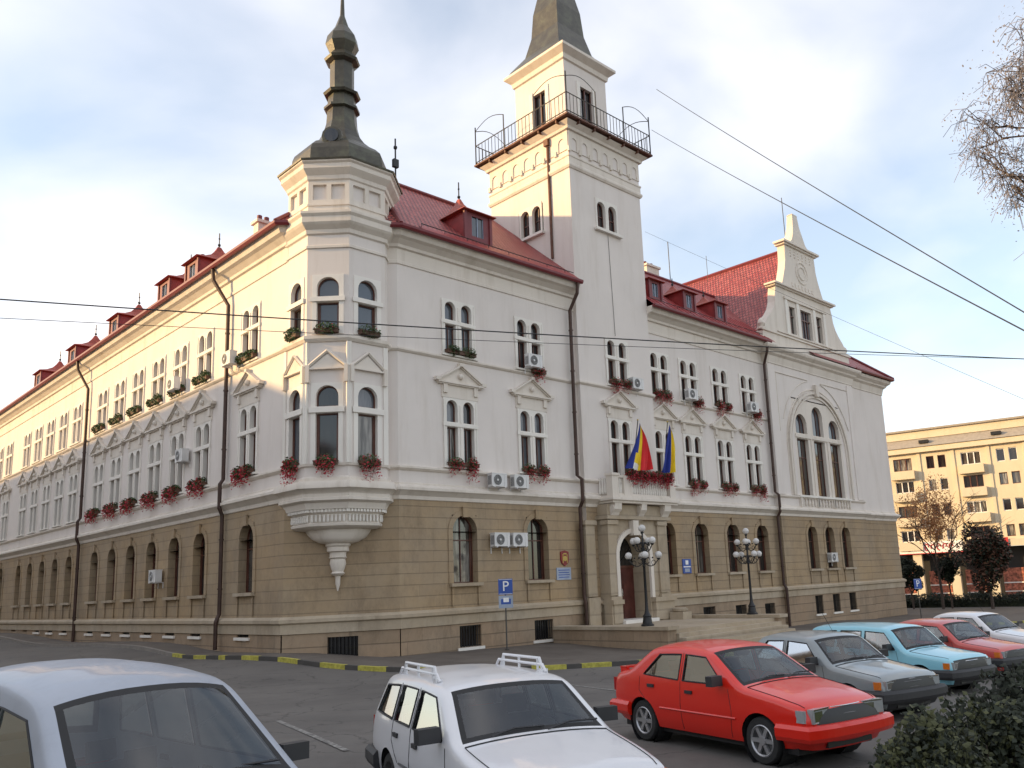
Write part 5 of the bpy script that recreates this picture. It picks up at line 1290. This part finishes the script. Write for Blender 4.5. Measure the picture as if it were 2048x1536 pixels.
    for k in range(4):
        zz = fz-.06+k*.045; fxx = frontx(zz); q = MB(); pts = [(Lc/2-fxx+.05-.03*(abs(t)/5)**2-.012, t/5*(W2*.9-lwid-.1), zz) for t in range(-5, 6)]; q.tube(pts, .008, 'rim_steel' if k < 3 else 'chrome', 4); q.build('grille_bar', root, Mx)
    q = MB(); q.box(Lc/2-frontx(.3)-.05, Lc/2-frontx(.3)+.03, -.42, .42, .25, .33, 'grille_black'); q.build('lower_intake', root, Mx)
    for s in (-1, 1):
        q = MB(); xr_ = Lc/2-frontx(.45); q.box(xr_-.02, xr_+.058, s*(W2*.62)-.09, s*(W2*.62)+.09, .40, .47, S.get('blinker', 'lamp_orange')); q.build('bumper_lamp', root, Mx)
    # panel line round the bonnet
    q = MB()
    for s in (-1, 1): q.tube([(Lc/2-a[0], s*(hw(*a)-r-.02), a[1]+.006) for a in pl[next(i for i, t in enumerate(tags) if t == 'p')+1:gf[0]]], .005, 'black_rubber', 4, caps=False); 
    i0 = gf[0]-1; q.tube([(rows[i0][j][0], rows[i0][j][1], rows[i0][j][2]+.003) for j in range(1, NS)], .008, 'black_rubber', 4); q.build('bonnet_seam', root, Mx)
    # wipers
    g0 = pl[gf[0]]; g1 = pl[gf[-1]]
    for yy in (-.45, .12):
        q = MB(); dx, dz = g1[0]-g0[0], g1[1]-g0[1]; l = math.hypot(dx, dz); nx, nz = -dz/l*-1, dx/l
        def W_(u, v): return (Lc/2-(g0[0]+dx*u)+.055*(dz/l), v, g0[1]+dz*u+.055*(dx/l)+.0)
        q.tube([W_(.0, yy), W_(.10, yy+.25), W_(.08, yy+.55)], .009, 'bumper_black', 4); q.build('wiper', root, Mx)
    # interior
    q = MB(); q.box(-Lc/2+.25, Lc/2-.25, -W2+.12, W2-.12, .17, .26, 'black_rubber'); q.box(Lc/2-1.62, Lc/2-1.2, -W2+.12, W2-.12, .6, .90, 'seat_cloth')
    q.build('cabin_floor', root, Mx)
    for sx in (2.25, 3.1):
        if Lc/2-sx < -Lc/2+.6: continue
        for s in (-1, 1):
            q = MB(); T = Matrix.Translation((Lc/2-sx, s*.36, 0)); q.box(-.05, .45, -.24, .24, .35, .52, 'seat_cloth', T); T = T @ Matrix.Translation((-.05, 0, .5)) @ Matrix.Rotation(-.22, 4, 'Y'); q.box(-.06, .06, -.24, .24, 0, .48, 'seat_cloth', T); q.box(-.04, .04, -.12, .12, .50, .68, 'seat_cloth', T); q.build('seat', root, Mx)
    q = MB(); c0 = Vector((Lc/2-1.72, .36, .86)); pts = [c0+Vector((.06*math.sin(a), .18*math.cos(a), .17*math.sin(a))) for a in [i*PI/8 for i in range(17)]]; q.tube(pts, .014, 'bumper_black', 5, caps=False); q.tube([c0, c0+Vector((.2, 0, -.1))], .02, 'bumper_black', 5); q.tube([pts[0], pts[8]], .012, 'bumper_black', 4); q.build('steering_wheel', root, Mx)
    for fn in S.get('extra', ()): fn(root, Mx, Lc, W2, P3)
    tag(root, label, 'car', group); return root
def roof_rails(root, Mx, Lc, W2, P3):
    for s in (-1, 1):
        q = MB(); y_ = s*(W2-.235)
        for h, a, b in ((.135, 2.15, 3.35), (.07, 2.08, 3.5)):
            q.tube([(Lc/2-a-.02, y_, 1.40), (Lc/2-a-.1, y_, 1.40+h), (Lc/2-b+.1, y_, 1.39+h), (Lc/2-b, y_, 1.37)], .017, 'paint_white', 6)
        for xx in (2.3, 2.8, 3.25): q.tube([(Lc/2-xx, y_, 1.38), (Lc/2-xx, y_, 1.535)], .016, 'paint_white', 6)
        q.box(Lc/2-2.2, Lc/2-2.12, y_-.035, y_+.035, 1.37, 1.43, 'paint_white'); q.build('roof_rail', root, Mx)
def spoiler(root, Mx, Lc, W2, P3):
    q = MB(); q.box(-Lc/2+.04, -Lc/2+.22, -W2+.2, W2-.2, 1.02, 1.045, 'paint_red')
    for s in (-1, 1): q.box(-Lc/2+.05, -Lc/2+.21, s*(W2-.23)-.03, s*(W2-.23)+.03, .95, 1.03, 'paint_red')
    q.build('spoiler', root, Mx)
def antenna(root, Mx, Lc, W2, P3):
    q = MB(); q.tube([(Lc/2-1.9, .2, 1.42), (Lc/2-2.15, .2, 1.8)], .005, 'black_rubber', 4); q.build('antenna', root, Mx)
def papers(root, Mx, Lc, W2, P3):
    q = MB(); q.box(Lc/2-1.42, Lc/2-1.2, .1, .45, .905, .91, 'plate_white'); q.build('paper', root, Mx)
seam3 = lambda a, b, c, lo=.27: [[(a, .9), (a-.06, .62), (a, lo)], [(b, .93), (b, lo)], [(c, .95), (c+.02, .75), (c-.22, .55)]]
RED = dict(w=1.64, paint='paint_red', axles=(.78, 3.25), lamp_z=.65, lamp_w=.36, lamp_h=.17, belt=.93, strip=.53, strip_mat='paint_red', mirror=(1.45, .95), handles=((2.13, .80), (3.0, .83)), spokes=6, rim='rim_steel', blinker='lamp_lens', black_bumper=False, bumper_mat='paint_red', plate='8E1',
  top=[(.10, .24, 'b'), (.02, .34, 'b'), (0.0, .54, 'g'), (.04, .70, 'p'), (.12, .755, 'p'), (.5, .84, 'p'), (.9, .905, 'p'), (1.12, .935, 'gf'), (1.78, 1.345, 'p'), (1.95, 1.385, 'p'), (2.4, 1.412, 'p'), (2.8, 1.405, 'p'), (3.08, 1.37, 'gr'), (3.6, 1.03, 'p'), (3.7, 1.0, 'p'), (3.97, .975, 'p'), (4.03, .9, 'p'), (4.06, .6, 'b'), (4.0, .26, 'b')],
  win=[[(1.42, .945), (1.84, 1.285), (2.27, 1.305), (2.27, .945)], [(2.37, .95), (2.37, 1.305), (2.86, 1.285), (3.2, .985)]], seams=seam3(1.33, 2.32, 3.28)+[[(2.32, 1.33), (2.32, .93)], [(3.02, 1.1), (3.02, .98)]], extra=(spoiler,))
WAG = dict(w=1.66, paint='paint_white', axles=(.80, 3.22), lamp_z=.66, belt=.92, strip=.55, mirror=(1.45, .95), handles=((2.2, .80), (2.88, .82)), rim='rim_steel', plate='',
  top=[(.08, .24, 'b'), (0.0, .36, 'b'), (0.0, .56, 'g'), (.04, .72, 'p'), (.12, .77, 'p'), (.6, .85, 'p'), (1.0, .91, 'p'), (1.14, .935, 'gf'), (1.74, 1.345, 'p'), (1.95, 1.385, 'p'), (2.6, 1.41, 'p'), (3.3, 1.40, 'p'), (3.72, 1.37, 'gr'), (4.02, .93, 'p'), (4.12, .88, 'p'), (4.15, .5, 'b'), (4.1, .26, 'b')],
  win=[[(1.42, .945), (1.85, 1.285), (2.33, 1.31), (2.33, .945)], [(2.44, .95), (2.44, 1.31), (2.98, 1.31), (2.98, .955)], [(3.08, .955), (3.08, 1.305), (3.60, 1.27), (3.80, .97)]], seams=seam3(1.33, 2.385, 3.03)+[[(2.385, 1.33), (2.385, .93)], [(3.03, 1.33), (3.03, .95)]], extra=(roof_rails, papers))
SED = dict(w=1.64, paint='paint_silver', axles=(.72, 3.16), lamp_z=.63, belt=.90, mirror=(1.4, .93), handles=((2.15, .78), (2.95, .80)), rim='rim_steel', plate='',
  top=[(.08, .24, 'b'), (0.0, .36, 'b'), (0.0, .52, 'g'), (.02, .72, 'p'), (.10, .76, 'p'), (.6, .83, 'p'), (1.05, .89, 'p'), (1.12, .91, 'gf'), (1.62, 1.33, 'p'), (1.8, 1.375, 'p'), (2.3, 1.40, 'p'), (2.8, 1.385, 'p'), (3.0, 1.355, 'gr'), (3.42, .94, 'p'), (3.6, .92, 'p'), (4.2, .86, 'p'), (4.25, .8, 'p'), (4.27, .5, 'b'), (4.2, .26, 'b')],
  win=[[(1.36, .92), (1.72, 1.27), (2.22, 1.30), (2.22, .92)], [(2.32, .925), (2.32, 1.30), (2.78, 1.285), (3.08, .95)]], seams=seam3(1.28, 2.27, 3.12)+[[(2.27, 1.32), (2.27, .92)]], extra=(antenna,))
BLU = dict(SED, paint='paint_blue', extra=(), tumble=.26, top=[(.08, .24, 'b'), (0.0, .36, 'b'), (0.0, .52, 'g'), (.02, .74, 'p'), (.08, .78, 'p'), (.6, .84, 'p'), (1.0, .89, 'p'), (1.08, .91, 'gf'), (1.5, 1.35, 'p'), (1.7, 1.39, 'p'), (2.4, 1.42, 'p'), (3.3, 1.41, 'p'), (3.78, 1.37, 'gr'), (4.05, .92, 'p'), (4.15, .86, 'p'), (4.18, .5, 'b'), (4.1, .26, 'b')],
  win=[[(1.30, .92), (1.62, 1.28), (2.15, 1.31), (2.15, .92)], [(2.25, .925), (2.25, 1.31), (2.85, 1.31), (2.95, .94)], [(3.05, .94), (2.98, 1.31), (3.55, 1.28), (3.75, .95)]])
VAN = dict(w=1.76, paint='paint_dew', axles=(.8, 3.45), lamp_z=.74, belt=1.08, tumble=.22, strip=.55, mirror=(1.05, 1.10), handles=((2.25, .93), (3.1, .95)), rim='rim_steel', plate='', crown=.085, wheel_r=.31,
  top=[(.08, .24, 'b'), (0.0, .36, 'b'), (0.0, .58, 'g'), (.03, .82, 'p'), (.14, .90, 'p'), (.4, 1.0, 'p'), (.62, 1.06, 'p'), (.70, 1.08, 'gf'), (1.58, 1.70, 'p'), (1.80, 1.765, 'p'), (2.4, 1.83, 'p'), (3.2, 1.845, 'p'), (3.95, 1.81, 'gr'), (4.22, 1.12, 'p'), (4.28, 1.05, 'p'), (4.30, .5, 'b'), (4.22, .26, 'b')],
  win=[[(1.08, 1.11), (1.74, 1.60), (2.38, 1.66), (2.38, 1.11)], [(2.48, 1.11), (2.48, 1.66), (3.22, 1.66), (3.22, 1.12)], [(3.32, 1.12), (3.32, 1.655), (3.80, 1.63), (3.98, 1.14)]], seams=seam3(1.12, 2.43, 3.27))
car((10.91, 7.42), -102.3, RED, 'bright red hatchback with a rear spoiler and dark door mirrors')
car((6.15, 7.25), -108, dict(WAG, plate=''), 'white estate car with white roof rails', scale=1.04)
car((15.5, 8.55), -106, SED, 'silver-grey saloon between the red hatchback and the light blue car')
car((20.0, 9.2), -103, BLU, 'light blue car with an upright windscreen')
car((23.9, 9.5), -103, dict(SED, paint='paint_coral', extra=()), 'faded coral red saloon right of the light blue car')
car((27.6, 9.9), -103, dict(SED, paint='paint_white'), 'white saloon at the far right end of the parked row')
car((2.50, 7.80), -86, VAN, 'tall silver-grey dew-covered car at the left end of the row')

# ================================================================== wires
def wire(a, b, label, r=.011, ext=(.6, .6), sag=.25, cat='overhead wire', name='overhead_wire'):
    a, b = Vector(a), Vector(b); d = b-a; p0 = a-d*ext[0]; p1 = b+d*ext[1]; mb = MB(); n = 40
    mb.tube([p0.lerp(p1, i/n)-Vector((0, 0, sag*(1-(2*i/n-1)**2)-sag*.5)) for i in range(n+1)], r, 'cable_black', 5); o = mb.build(name, None, rel=Matrix.Translation(p0)); tag(o, label, cat)
wire((5.23, 15.12, 7.56), (20.97, 6.66, 7.35), 'thick black cable crossing the whole view, the upper of the low pair', .013)
wire((5.89, 17.01, 7.87), (22.87, 7.27, 7.77), 'thin cable crossing the whole view just below the thicker one', .007)
wire((34.8, 26.3, 26.9), (15.28, 4.74, 6.9), 'wire running down from the tower gallery corner to the right', .013, (0, .35), .15)
wire((21.71, 14.3, 17.24), (14.34, 4.4, 6.97), 'upper diagonal wire crossing the sky right of the tower', .011, (.4, .5), .1)
wire((31.5, 24.66, 19.43), (28.56, 9.17, 8.37), 'hair-thin diagonal wire passing behind the gable', .006, (.0, .5), .1)

# ================================================================== vegetation
def leafcrown(mb, c, R3, n, mats, s0, s1, rr, lumps=9):
    """irregular crown: overlapping leaf clumps of uneven size spread through the volume"""
    for i in range(lumps):
        while True:
            p = Vector((rr.uniform(-1, 1), rr.uniform(-1, 1), rr.uniform(-1, 1)))
            if p.length < 1: break
        k = rr.uniform(.28, .5); q = (c[0]+p.x*R3[0]*.72, c[1]+p.y*R3[1]*.72, c[2]+p.z*R3[2]*.72)
        clump(mb, q, R3[0]*k, R3[1]*k, R3[2]*k, n//lumps, mats, s0, s1, rr, .15)
def branches(mb, p, d, L_, r, depth, rr, mat='bark', tips=None, spread=.6):
    q = p+d*L_; mid = p+d*L_*.5+Vector((rr.gauss(0, .06), rr.gauss(0, .06), rr.gauss(0, .03)))*L_
    mb.tube([p, mid, q], r, mat, 6 if depth > 2 else 4, r1=r*.62, caps=False)
    if depth == 0:
        if tips is not None: tips.append(q)
        return
    for k in range(rr.choice((2, 3, 3)) if depth < 4 else 3):
        nd = (d+Vector((rr.gauss(0, spread), rr.gauss(0, spread), rr.gauss(.12, spread*.6)))).normalized()
        branches(mb, p+d*L_*rr.uniform(.55, 1), nd, L_*rr.uniform(.6, .82), r*.6, depth-1, rr, mat, tips, spread)
def tree(name, pos, H, trunk_h, R3, leaf, n, s, label, seed, cat='tree', tr=.16, depth=4, lumps=12, group=None, cz=None):
    rr = random.Random(seed); x, y = pos; z = gz(x, y)-.1; T0 = TR(x, y, z); r = empty(name, T0)
    b = MB(); tips = []; b.tube([(x, y, z-.2), (x+.05, y, z+trunk_h*.5), (x, y+.04, z+trunk_h)], tr, 'bark', 8, r1=tr*.75)
    if depth:
        for k in range(3):
            a = 2*PI*k/3+rr.random(); branches(b, Vector((x, y, z+trunk_h*.95)), Vector((math.cos(a)*.45, math.sin(a)*.45, .85)).normalized(), (H-trunk_h)*.34, tr*.6, depth-1, rr, 'bark', tips)
    b.build('trunk', r, rel=T0)
    m = MB(); c = (x, y, z+(cz if cz else (H+trunk_h)/2)); leafcrown(m, c, R3, n, leaf, s*.6, s, rr, lumps)
    for t in tips[:60]: clump(m, t, .5*R3[0]/2, .5*R3[0]/2, .4*R3[0]/2, max(2, n//200), leaf, s*.6, s, rr, 0)
    m.build('crown', r, rel=T0); tag(r, label, cat, group)
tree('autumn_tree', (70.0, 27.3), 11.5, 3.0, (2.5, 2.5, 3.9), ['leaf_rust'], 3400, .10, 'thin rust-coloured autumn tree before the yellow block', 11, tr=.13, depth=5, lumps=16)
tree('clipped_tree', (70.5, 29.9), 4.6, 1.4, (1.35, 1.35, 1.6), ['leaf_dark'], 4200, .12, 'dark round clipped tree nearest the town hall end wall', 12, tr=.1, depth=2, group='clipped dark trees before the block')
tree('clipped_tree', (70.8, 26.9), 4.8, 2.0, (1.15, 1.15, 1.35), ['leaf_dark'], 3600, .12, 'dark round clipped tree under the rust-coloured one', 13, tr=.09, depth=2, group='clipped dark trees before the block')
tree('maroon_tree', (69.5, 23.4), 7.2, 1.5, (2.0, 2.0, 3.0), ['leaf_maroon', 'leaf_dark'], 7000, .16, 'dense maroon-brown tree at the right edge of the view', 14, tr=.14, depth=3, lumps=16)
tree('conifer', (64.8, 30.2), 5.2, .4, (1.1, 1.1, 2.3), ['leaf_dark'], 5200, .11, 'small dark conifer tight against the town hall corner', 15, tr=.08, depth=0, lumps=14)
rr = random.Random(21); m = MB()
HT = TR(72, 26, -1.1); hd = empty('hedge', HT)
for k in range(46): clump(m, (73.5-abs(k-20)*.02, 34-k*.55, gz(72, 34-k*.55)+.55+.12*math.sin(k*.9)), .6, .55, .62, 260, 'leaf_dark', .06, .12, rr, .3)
m.build('foliage', hd, rel=HT); m = MB(); m.box(73.1, 73.8, 9.5, 34, -1.6, -.4, 'leaf_dark'); m.build('stems', hd, rel=HT); tag(hd, 'low dark hedge running in front of the yellow apartment block', 'hedge')
# tree overhanging at the top right
rr = random.Random(5); bx, by = 15.1, 1.7; zb0 = gz(bx, by)-.12; T0 = TR(bx, by, zb0); r = empty('overhanging_tree', T0); b = MB(); tips = []
b.tube([(bx, by, zb0-.2), (bx-.1, by+.1, 3.5), (bx-.55, by+.35, 7.4)], .2, 'bark', 10, r1=.13)
for k in range(9):
    a = 2*PI*k/9+.3; branches(b, Vector((bx-.55, by+.35, 6.9+.42*k)), Vector((math.cos(a)*.8, math.sin(a)*.8, .45)).normalized(), 1.0, .05, 4, rr, 'bark', tips, .45)
b.build('trunk', r, rel=T0)
m = MB()
for t in tips:
    for k in range(7):
        d = Vector((rr.gauss(0, .42), rr.gauss(0, .42), rr.gauss(-.12, .3)))*.6; m.tube([t, t+d*.45+Vector((0, 0, .03)), t+d*.8+Vector((0, 0, -.1))], .0045, 'twig_mauve', 3, caps=False)
    clump(m, t, .42, .42, .36, 26, 'twig_mauve', .012, .028, rr, 0)
m.build('crown', r, rel=T0); tag(r, 'sparse mauve-brown tree hanging into the top right corner', 'tree')
# shrubs at the lower right
def shrub(pos, R3, n, leaf, s, label, seed, zc=None, name='shrub'):
    rr = random.Random(seed); x, y = pos; z = gz(x, y)-.1; T0 = TR(x, y, z); r = empty(name, T0)
    b = MB()
    for k in range(9): a = 2*PI*k/9; b.tube([(x, y, z-.1), (x+math.cos(a)*R3[0]*.35, y+math.sin(a)*R3[1]*.35, z+R3[2]*.8), (x+math.cos(a)*R3[0]*.7, y+math.sin(a)*R3[1]*.7, z+R3[2]*1.35)], .018, 'bark', 4, r1=.005)
    b.build('stems', r, rel=T0); m = MB(); leafcrown(m, (x, y, z+R3[2]*.95), R3, n, leaf, s*.5, s, rr, 22)
    clump(m, (x, y, z+R3[2]*.9), R3[0]*.9, R3[1]*.9, R3[2]*.95, n//3, leaf, s*.5, s, rr, .5); m.build('foliage', r, rel=T0); tag(r, label, 'shrub', 'shrubs along the planted verge')
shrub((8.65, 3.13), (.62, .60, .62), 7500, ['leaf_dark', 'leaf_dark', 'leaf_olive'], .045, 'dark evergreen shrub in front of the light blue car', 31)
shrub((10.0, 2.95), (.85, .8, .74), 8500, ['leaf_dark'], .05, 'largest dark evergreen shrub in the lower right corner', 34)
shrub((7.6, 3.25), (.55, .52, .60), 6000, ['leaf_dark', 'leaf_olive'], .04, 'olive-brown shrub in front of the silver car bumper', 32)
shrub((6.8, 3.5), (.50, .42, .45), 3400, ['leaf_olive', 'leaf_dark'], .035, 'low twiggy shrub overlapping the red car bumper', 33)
m = MB(); pts = [(6.3, 4.1), (9.5, 4.4), (13, 4.6), (20, 4.6), (20, -4), (5, -4), (4.6, 1.2), (5.2, 3.0)]
v2, t2 = cdt(pts, (), [(a+.3, b+.2) for a in range(4, 20) for b in range(-4, 5) if inpoly(a+.3, b+.2, pts)])
m.add([(x, y, gz(x, y)-.02) for x, y in v2], t2, 'soil')
k = len(pts)
for i in range(k):
    a, b = pts[i], pts[(i+1) % k]; m.add([(a[0], a[1], gz(*a)-.3), (b[0], b[1], gz(*b)-.3), (b[0], b[1], gz(*b)-.02), (a[0], a[1], gz(*a)-.02)], [(0, 1, 2, 3)], 'kerb_stone')
tag(m.build('planted_verge'), None, None, kind='structure')
rr = random.Random(9); m = MB()
for _ in range(26000):
    x, y = rr.uniform(4.5, 14), rr.uniform(1.0, 4.5)
    if not inpoly(x, y, pts): continue
    z = gz(x, y)-.03; h = rr.uniform(.05, .16); a = rr.uniform(0, 2*PI); dx, dy = math.cos(a)*.006, math.sin(a)*.006; lx, ly = rr.gauss(0, .03), rr.gauss(0, .03)
    m.add([(x-dx, y-dy, z), (x+dx, y+dy, z), (x+lx, y+ly, z+h)], [(0, 1, 2)], 'leaf_grass')
tag(m.build('grass'), 'short green grass on the verge at the lower right', 'grass', kind='stuff')

# ================================================================== apartment block in the background
TK = TR(95, 40.5, 0, rad(-77.8)); bk = empty('apartment_block', TK @ Matrix.Translation((8, 0, -1.4))); BT = WM[bk.name]
def kb_(mb, n, parent=None): return mb.build(n, parent or bk, rel=BT)
w = MB(); U0, U1 = -16, 58; holes = []; bays = []
u = -13.4; k = 0
while u < 56: bays.append((u, k % 2)); u += 3.55; k += 1
lv = [(13.2, 14.6), (10.7, 12.0), (7.9, 9.2), (5.2, 6.45)]
for u, t in bays:
    for a, b in lv:
        if t == 0: holes.append((u-.98, u+.98, a, b))
        else: holes += [(u-1.0, u-.2, a, b), (u+.2, u+1.0, a, b)]
wall_grid(w, TK, U0, U1, 4.9, 15.1, holes, 'block_yellow', 0, .3)
w.box(U0, U1, .31, 12, 4.9, 15.1, 'block_yellow', TK); kb_(w, 'wall')
w = MB(); w.box(U0-.3, U1+.3, -.55, 12, 15.1, 15.55, 'block_yellow', TK); w.box(U0, U1, -.1, .2, 15.55, 15.75, 'block_yellow', TK); kb_(w, 'cornice')
w = MB(); w.add([TK @ Vector(p) for p in ((U0, -.3, 15.76), (U1, -.3, 15.76), (U1, 1.2, 16.9), (U0, 1.2, 16.9))], [(0, 1, 2, 3)], 'block_grey'); kb_(w, 'roof_slope')
w = MB(); w.box(U0, U1, 1.0, 11, 16.85, 17.75, 'block_yellow', TK); w.box(U0-.2, U1+.2, .7, 11.2, 17.75, 17.95, 'block_grey', TK); kb_(w, 'attic')
for i in range(9):
    w = MB(); w.box(-12+i*7.4, -11+i*7.4, -.1, .9, 16.15, 16.5, 'dark_metal', TK); kb_(w, 'roof_vent')
for u, t in bays:
    for i, (a, b) in enumerate(lv):
        for c, ww in (((u, 1.96),) if t == 0 else ((u-.6, .8), (u+.6, .8))):
            w = MB(); fm = 'sign_white' if (i+int(u)) % 2 else 'brown_wood'
            for xx in ([-.5, -.17, .17, .5] if ww > 1 else [-.5, .5]): w.box(c+xx*ww-.05, c+xx*ww+.05, .12, .2, a, b, fm, TK)
            w.box(c-ww/2, c+ww/2, .12, .2, a, a+.08, fm, TK); w.box(c-ww/2, c+ww/2, .12, .2, b-.08, b, fm, TK)
            ff = kb_(w, 'window'); w = MB(); w.add([TK @ Vector(p) for p in ((c-ww/2, .22, a), (c+ww/2, .22, a), (c+ww/2, .22, b), (c-ww/2, .22, b))], [(0, 1, 2, 3)], ('glass_dark', 'glass_curtain')[(i*3+int(u*2)) % 2]); w.build('pane', ff, rel=BT)
        if t == 0:
            w = MB(); w.box(u-1.25, u+1.25, -.75, 0, a-1.0, a-.06, 'block_pale' if i % 2 else 'block_yellow', TK); kb_(w, 'balcony')
    w = MB(); w.box(u+1.6, u+1.95, -.12, 0, 4.9, 15.1, 'block_yellow', TK); kb_(w, 'pilaster')
# shops
w = MB(); w.box(U0, U1, 1.6, 1.8, -2, 4.2, 'grille_black', TK); w.box(U0, U1, -.4, .3, 4.2, 4.9, 'block_pale', TK); kb_(w, 'arcade')
for i in range(20):
    w = MB(); w.box(-14+i*3.7, -13.1+i*3.7, -.3, .5, -2.2, 4.2, 'block_pale', TK); kb_(w, 'pillar')
    w = MB(); w.box(-12.8+i*3.7, -10.6+i*3.7, 1.4, 1.55, -.9+(i % 2)*.3, 1.9, 'shop_goods', TK); w.box(-12.8+i*3.7, -10.6+i*3.7, 1.3, 1.4, .3, .42, 'sign_white', TK); w.box(-12.8+i*3.7, -10.6+i*3.7, 1.3, 1.4, -.6, -.5, 'sign_white', TK); kb_(w, 'shop_window')
tag(bk, 'sunlit yellow apartment block with shops at street level behind the trees', 'apartment block')
for (u0, u1, mt, lab) in ((-1.5, 6.0, 'sign_white', 'white shop fascia with red lettering left of the rust-coloured tree'), (6.8, 10.5, 'shop_red', 'red shop fascia with pale marks right of the rust-coloured tree')):
    T9 = TK @ Matrix.Translation(((u0+u1)/2, -.45, 4.5)); sgn = empty('shop_sign', T9); hw_ = (u1-u0)/2
    w = MB(); w.box(-hw_, hw_, -.1, 0, -.6, .6, mt); w.box(-hw_, hw_, -.14, -.0, -.68, -.6, 'shop_red'); w.build('fascia', sgn, T9)
    w = MB(); rr = random.Random(int(u0))
    xx = -hw_+.8
    while xx < hw_-.8:
        h = rr.uniform(.3, .48); c = 'shop_red' if mt == 'sign_white' else 'sign_white'; w.tube([(xx+.2*math.cos(a), -.13, h*math.sin(a)*.8) for a in [j*PI/5 for j in range(rr.choice((7, 9, 11)))]], .06, c, 4); xx += .62
    w.build('lettering', sgn, T9); tag(sgn, lab, 'shop sign')
# unseen houses added at left, shaped to shade the lower storeys and the square
def house(T, hw_, dep, ze, zr_, hip, label):
    o = empty('shading_house', T); w = MB(); hl = []; n = int(hw_*2/4.6)
    for i in range(n):
        for z in (2.0, 6.2, 10.4): hl.append((-hw_+1.5+i*4.6, -hw_+2.9+i*4.6, z, z+2.2))
    wall_grid(w, T, -hw_, hw_, -1, ze, hl, 'block_pale', 0, .3); w.box(-hw_, hw_, .31, dep, -1, ze-.01, 'block_pale', T); w.build('wall', o, rel=T)
    w = MB(); w.box(-hw_-.3, hw_+.3, -.4, dep+.4, ze, ze+.2, 'stucco_trim', T); w.build('cornice', o, rel=T)
    w = MB(); a, b, c = hw_+.3, dep/2, hw_-hip
    w.add([T @ Vector(q) for q in ((-a, -.4, ze+.2), (a, -.4, ze+.2), (a, dep+.4, ze+.2), (-a, dep+.4, ze+.2), (-c, b, zr_), (c, b, zr_))], [(0, 1, 5, 4), (1, 2, 5), (2, 3, 4, 5), (3, 0, 4)], 'clay_plain'); w.build('roof', o, rel=T)
    for a, b, c, d in hl:
        w = MB(); w.add([T @ Vector(q) for q in ((a, .25, c), (b, .25, c), (b, .25, d), (a, .25, d))], [(0, 1, 2, 3)], 'glass_dark'); w.box((a+b)/2-.04, (a+b)/2+.04, .18, .24, c, d, 'sign_white', T); w.build('window', o, rel=T)
    return tag(o, label, 'house')
house(TR(-7, 90, 0, PI/2), 40, 13, 17.0, 19.9, 9, 'unseen tall pale house across the side street, shaped to shade the left facade')
house(TR(-18, 30, 0, PI/2), 22, 14, 14.0, 17.0, 6, 'unseen lower pale house added to shade the square, left of the tall one')
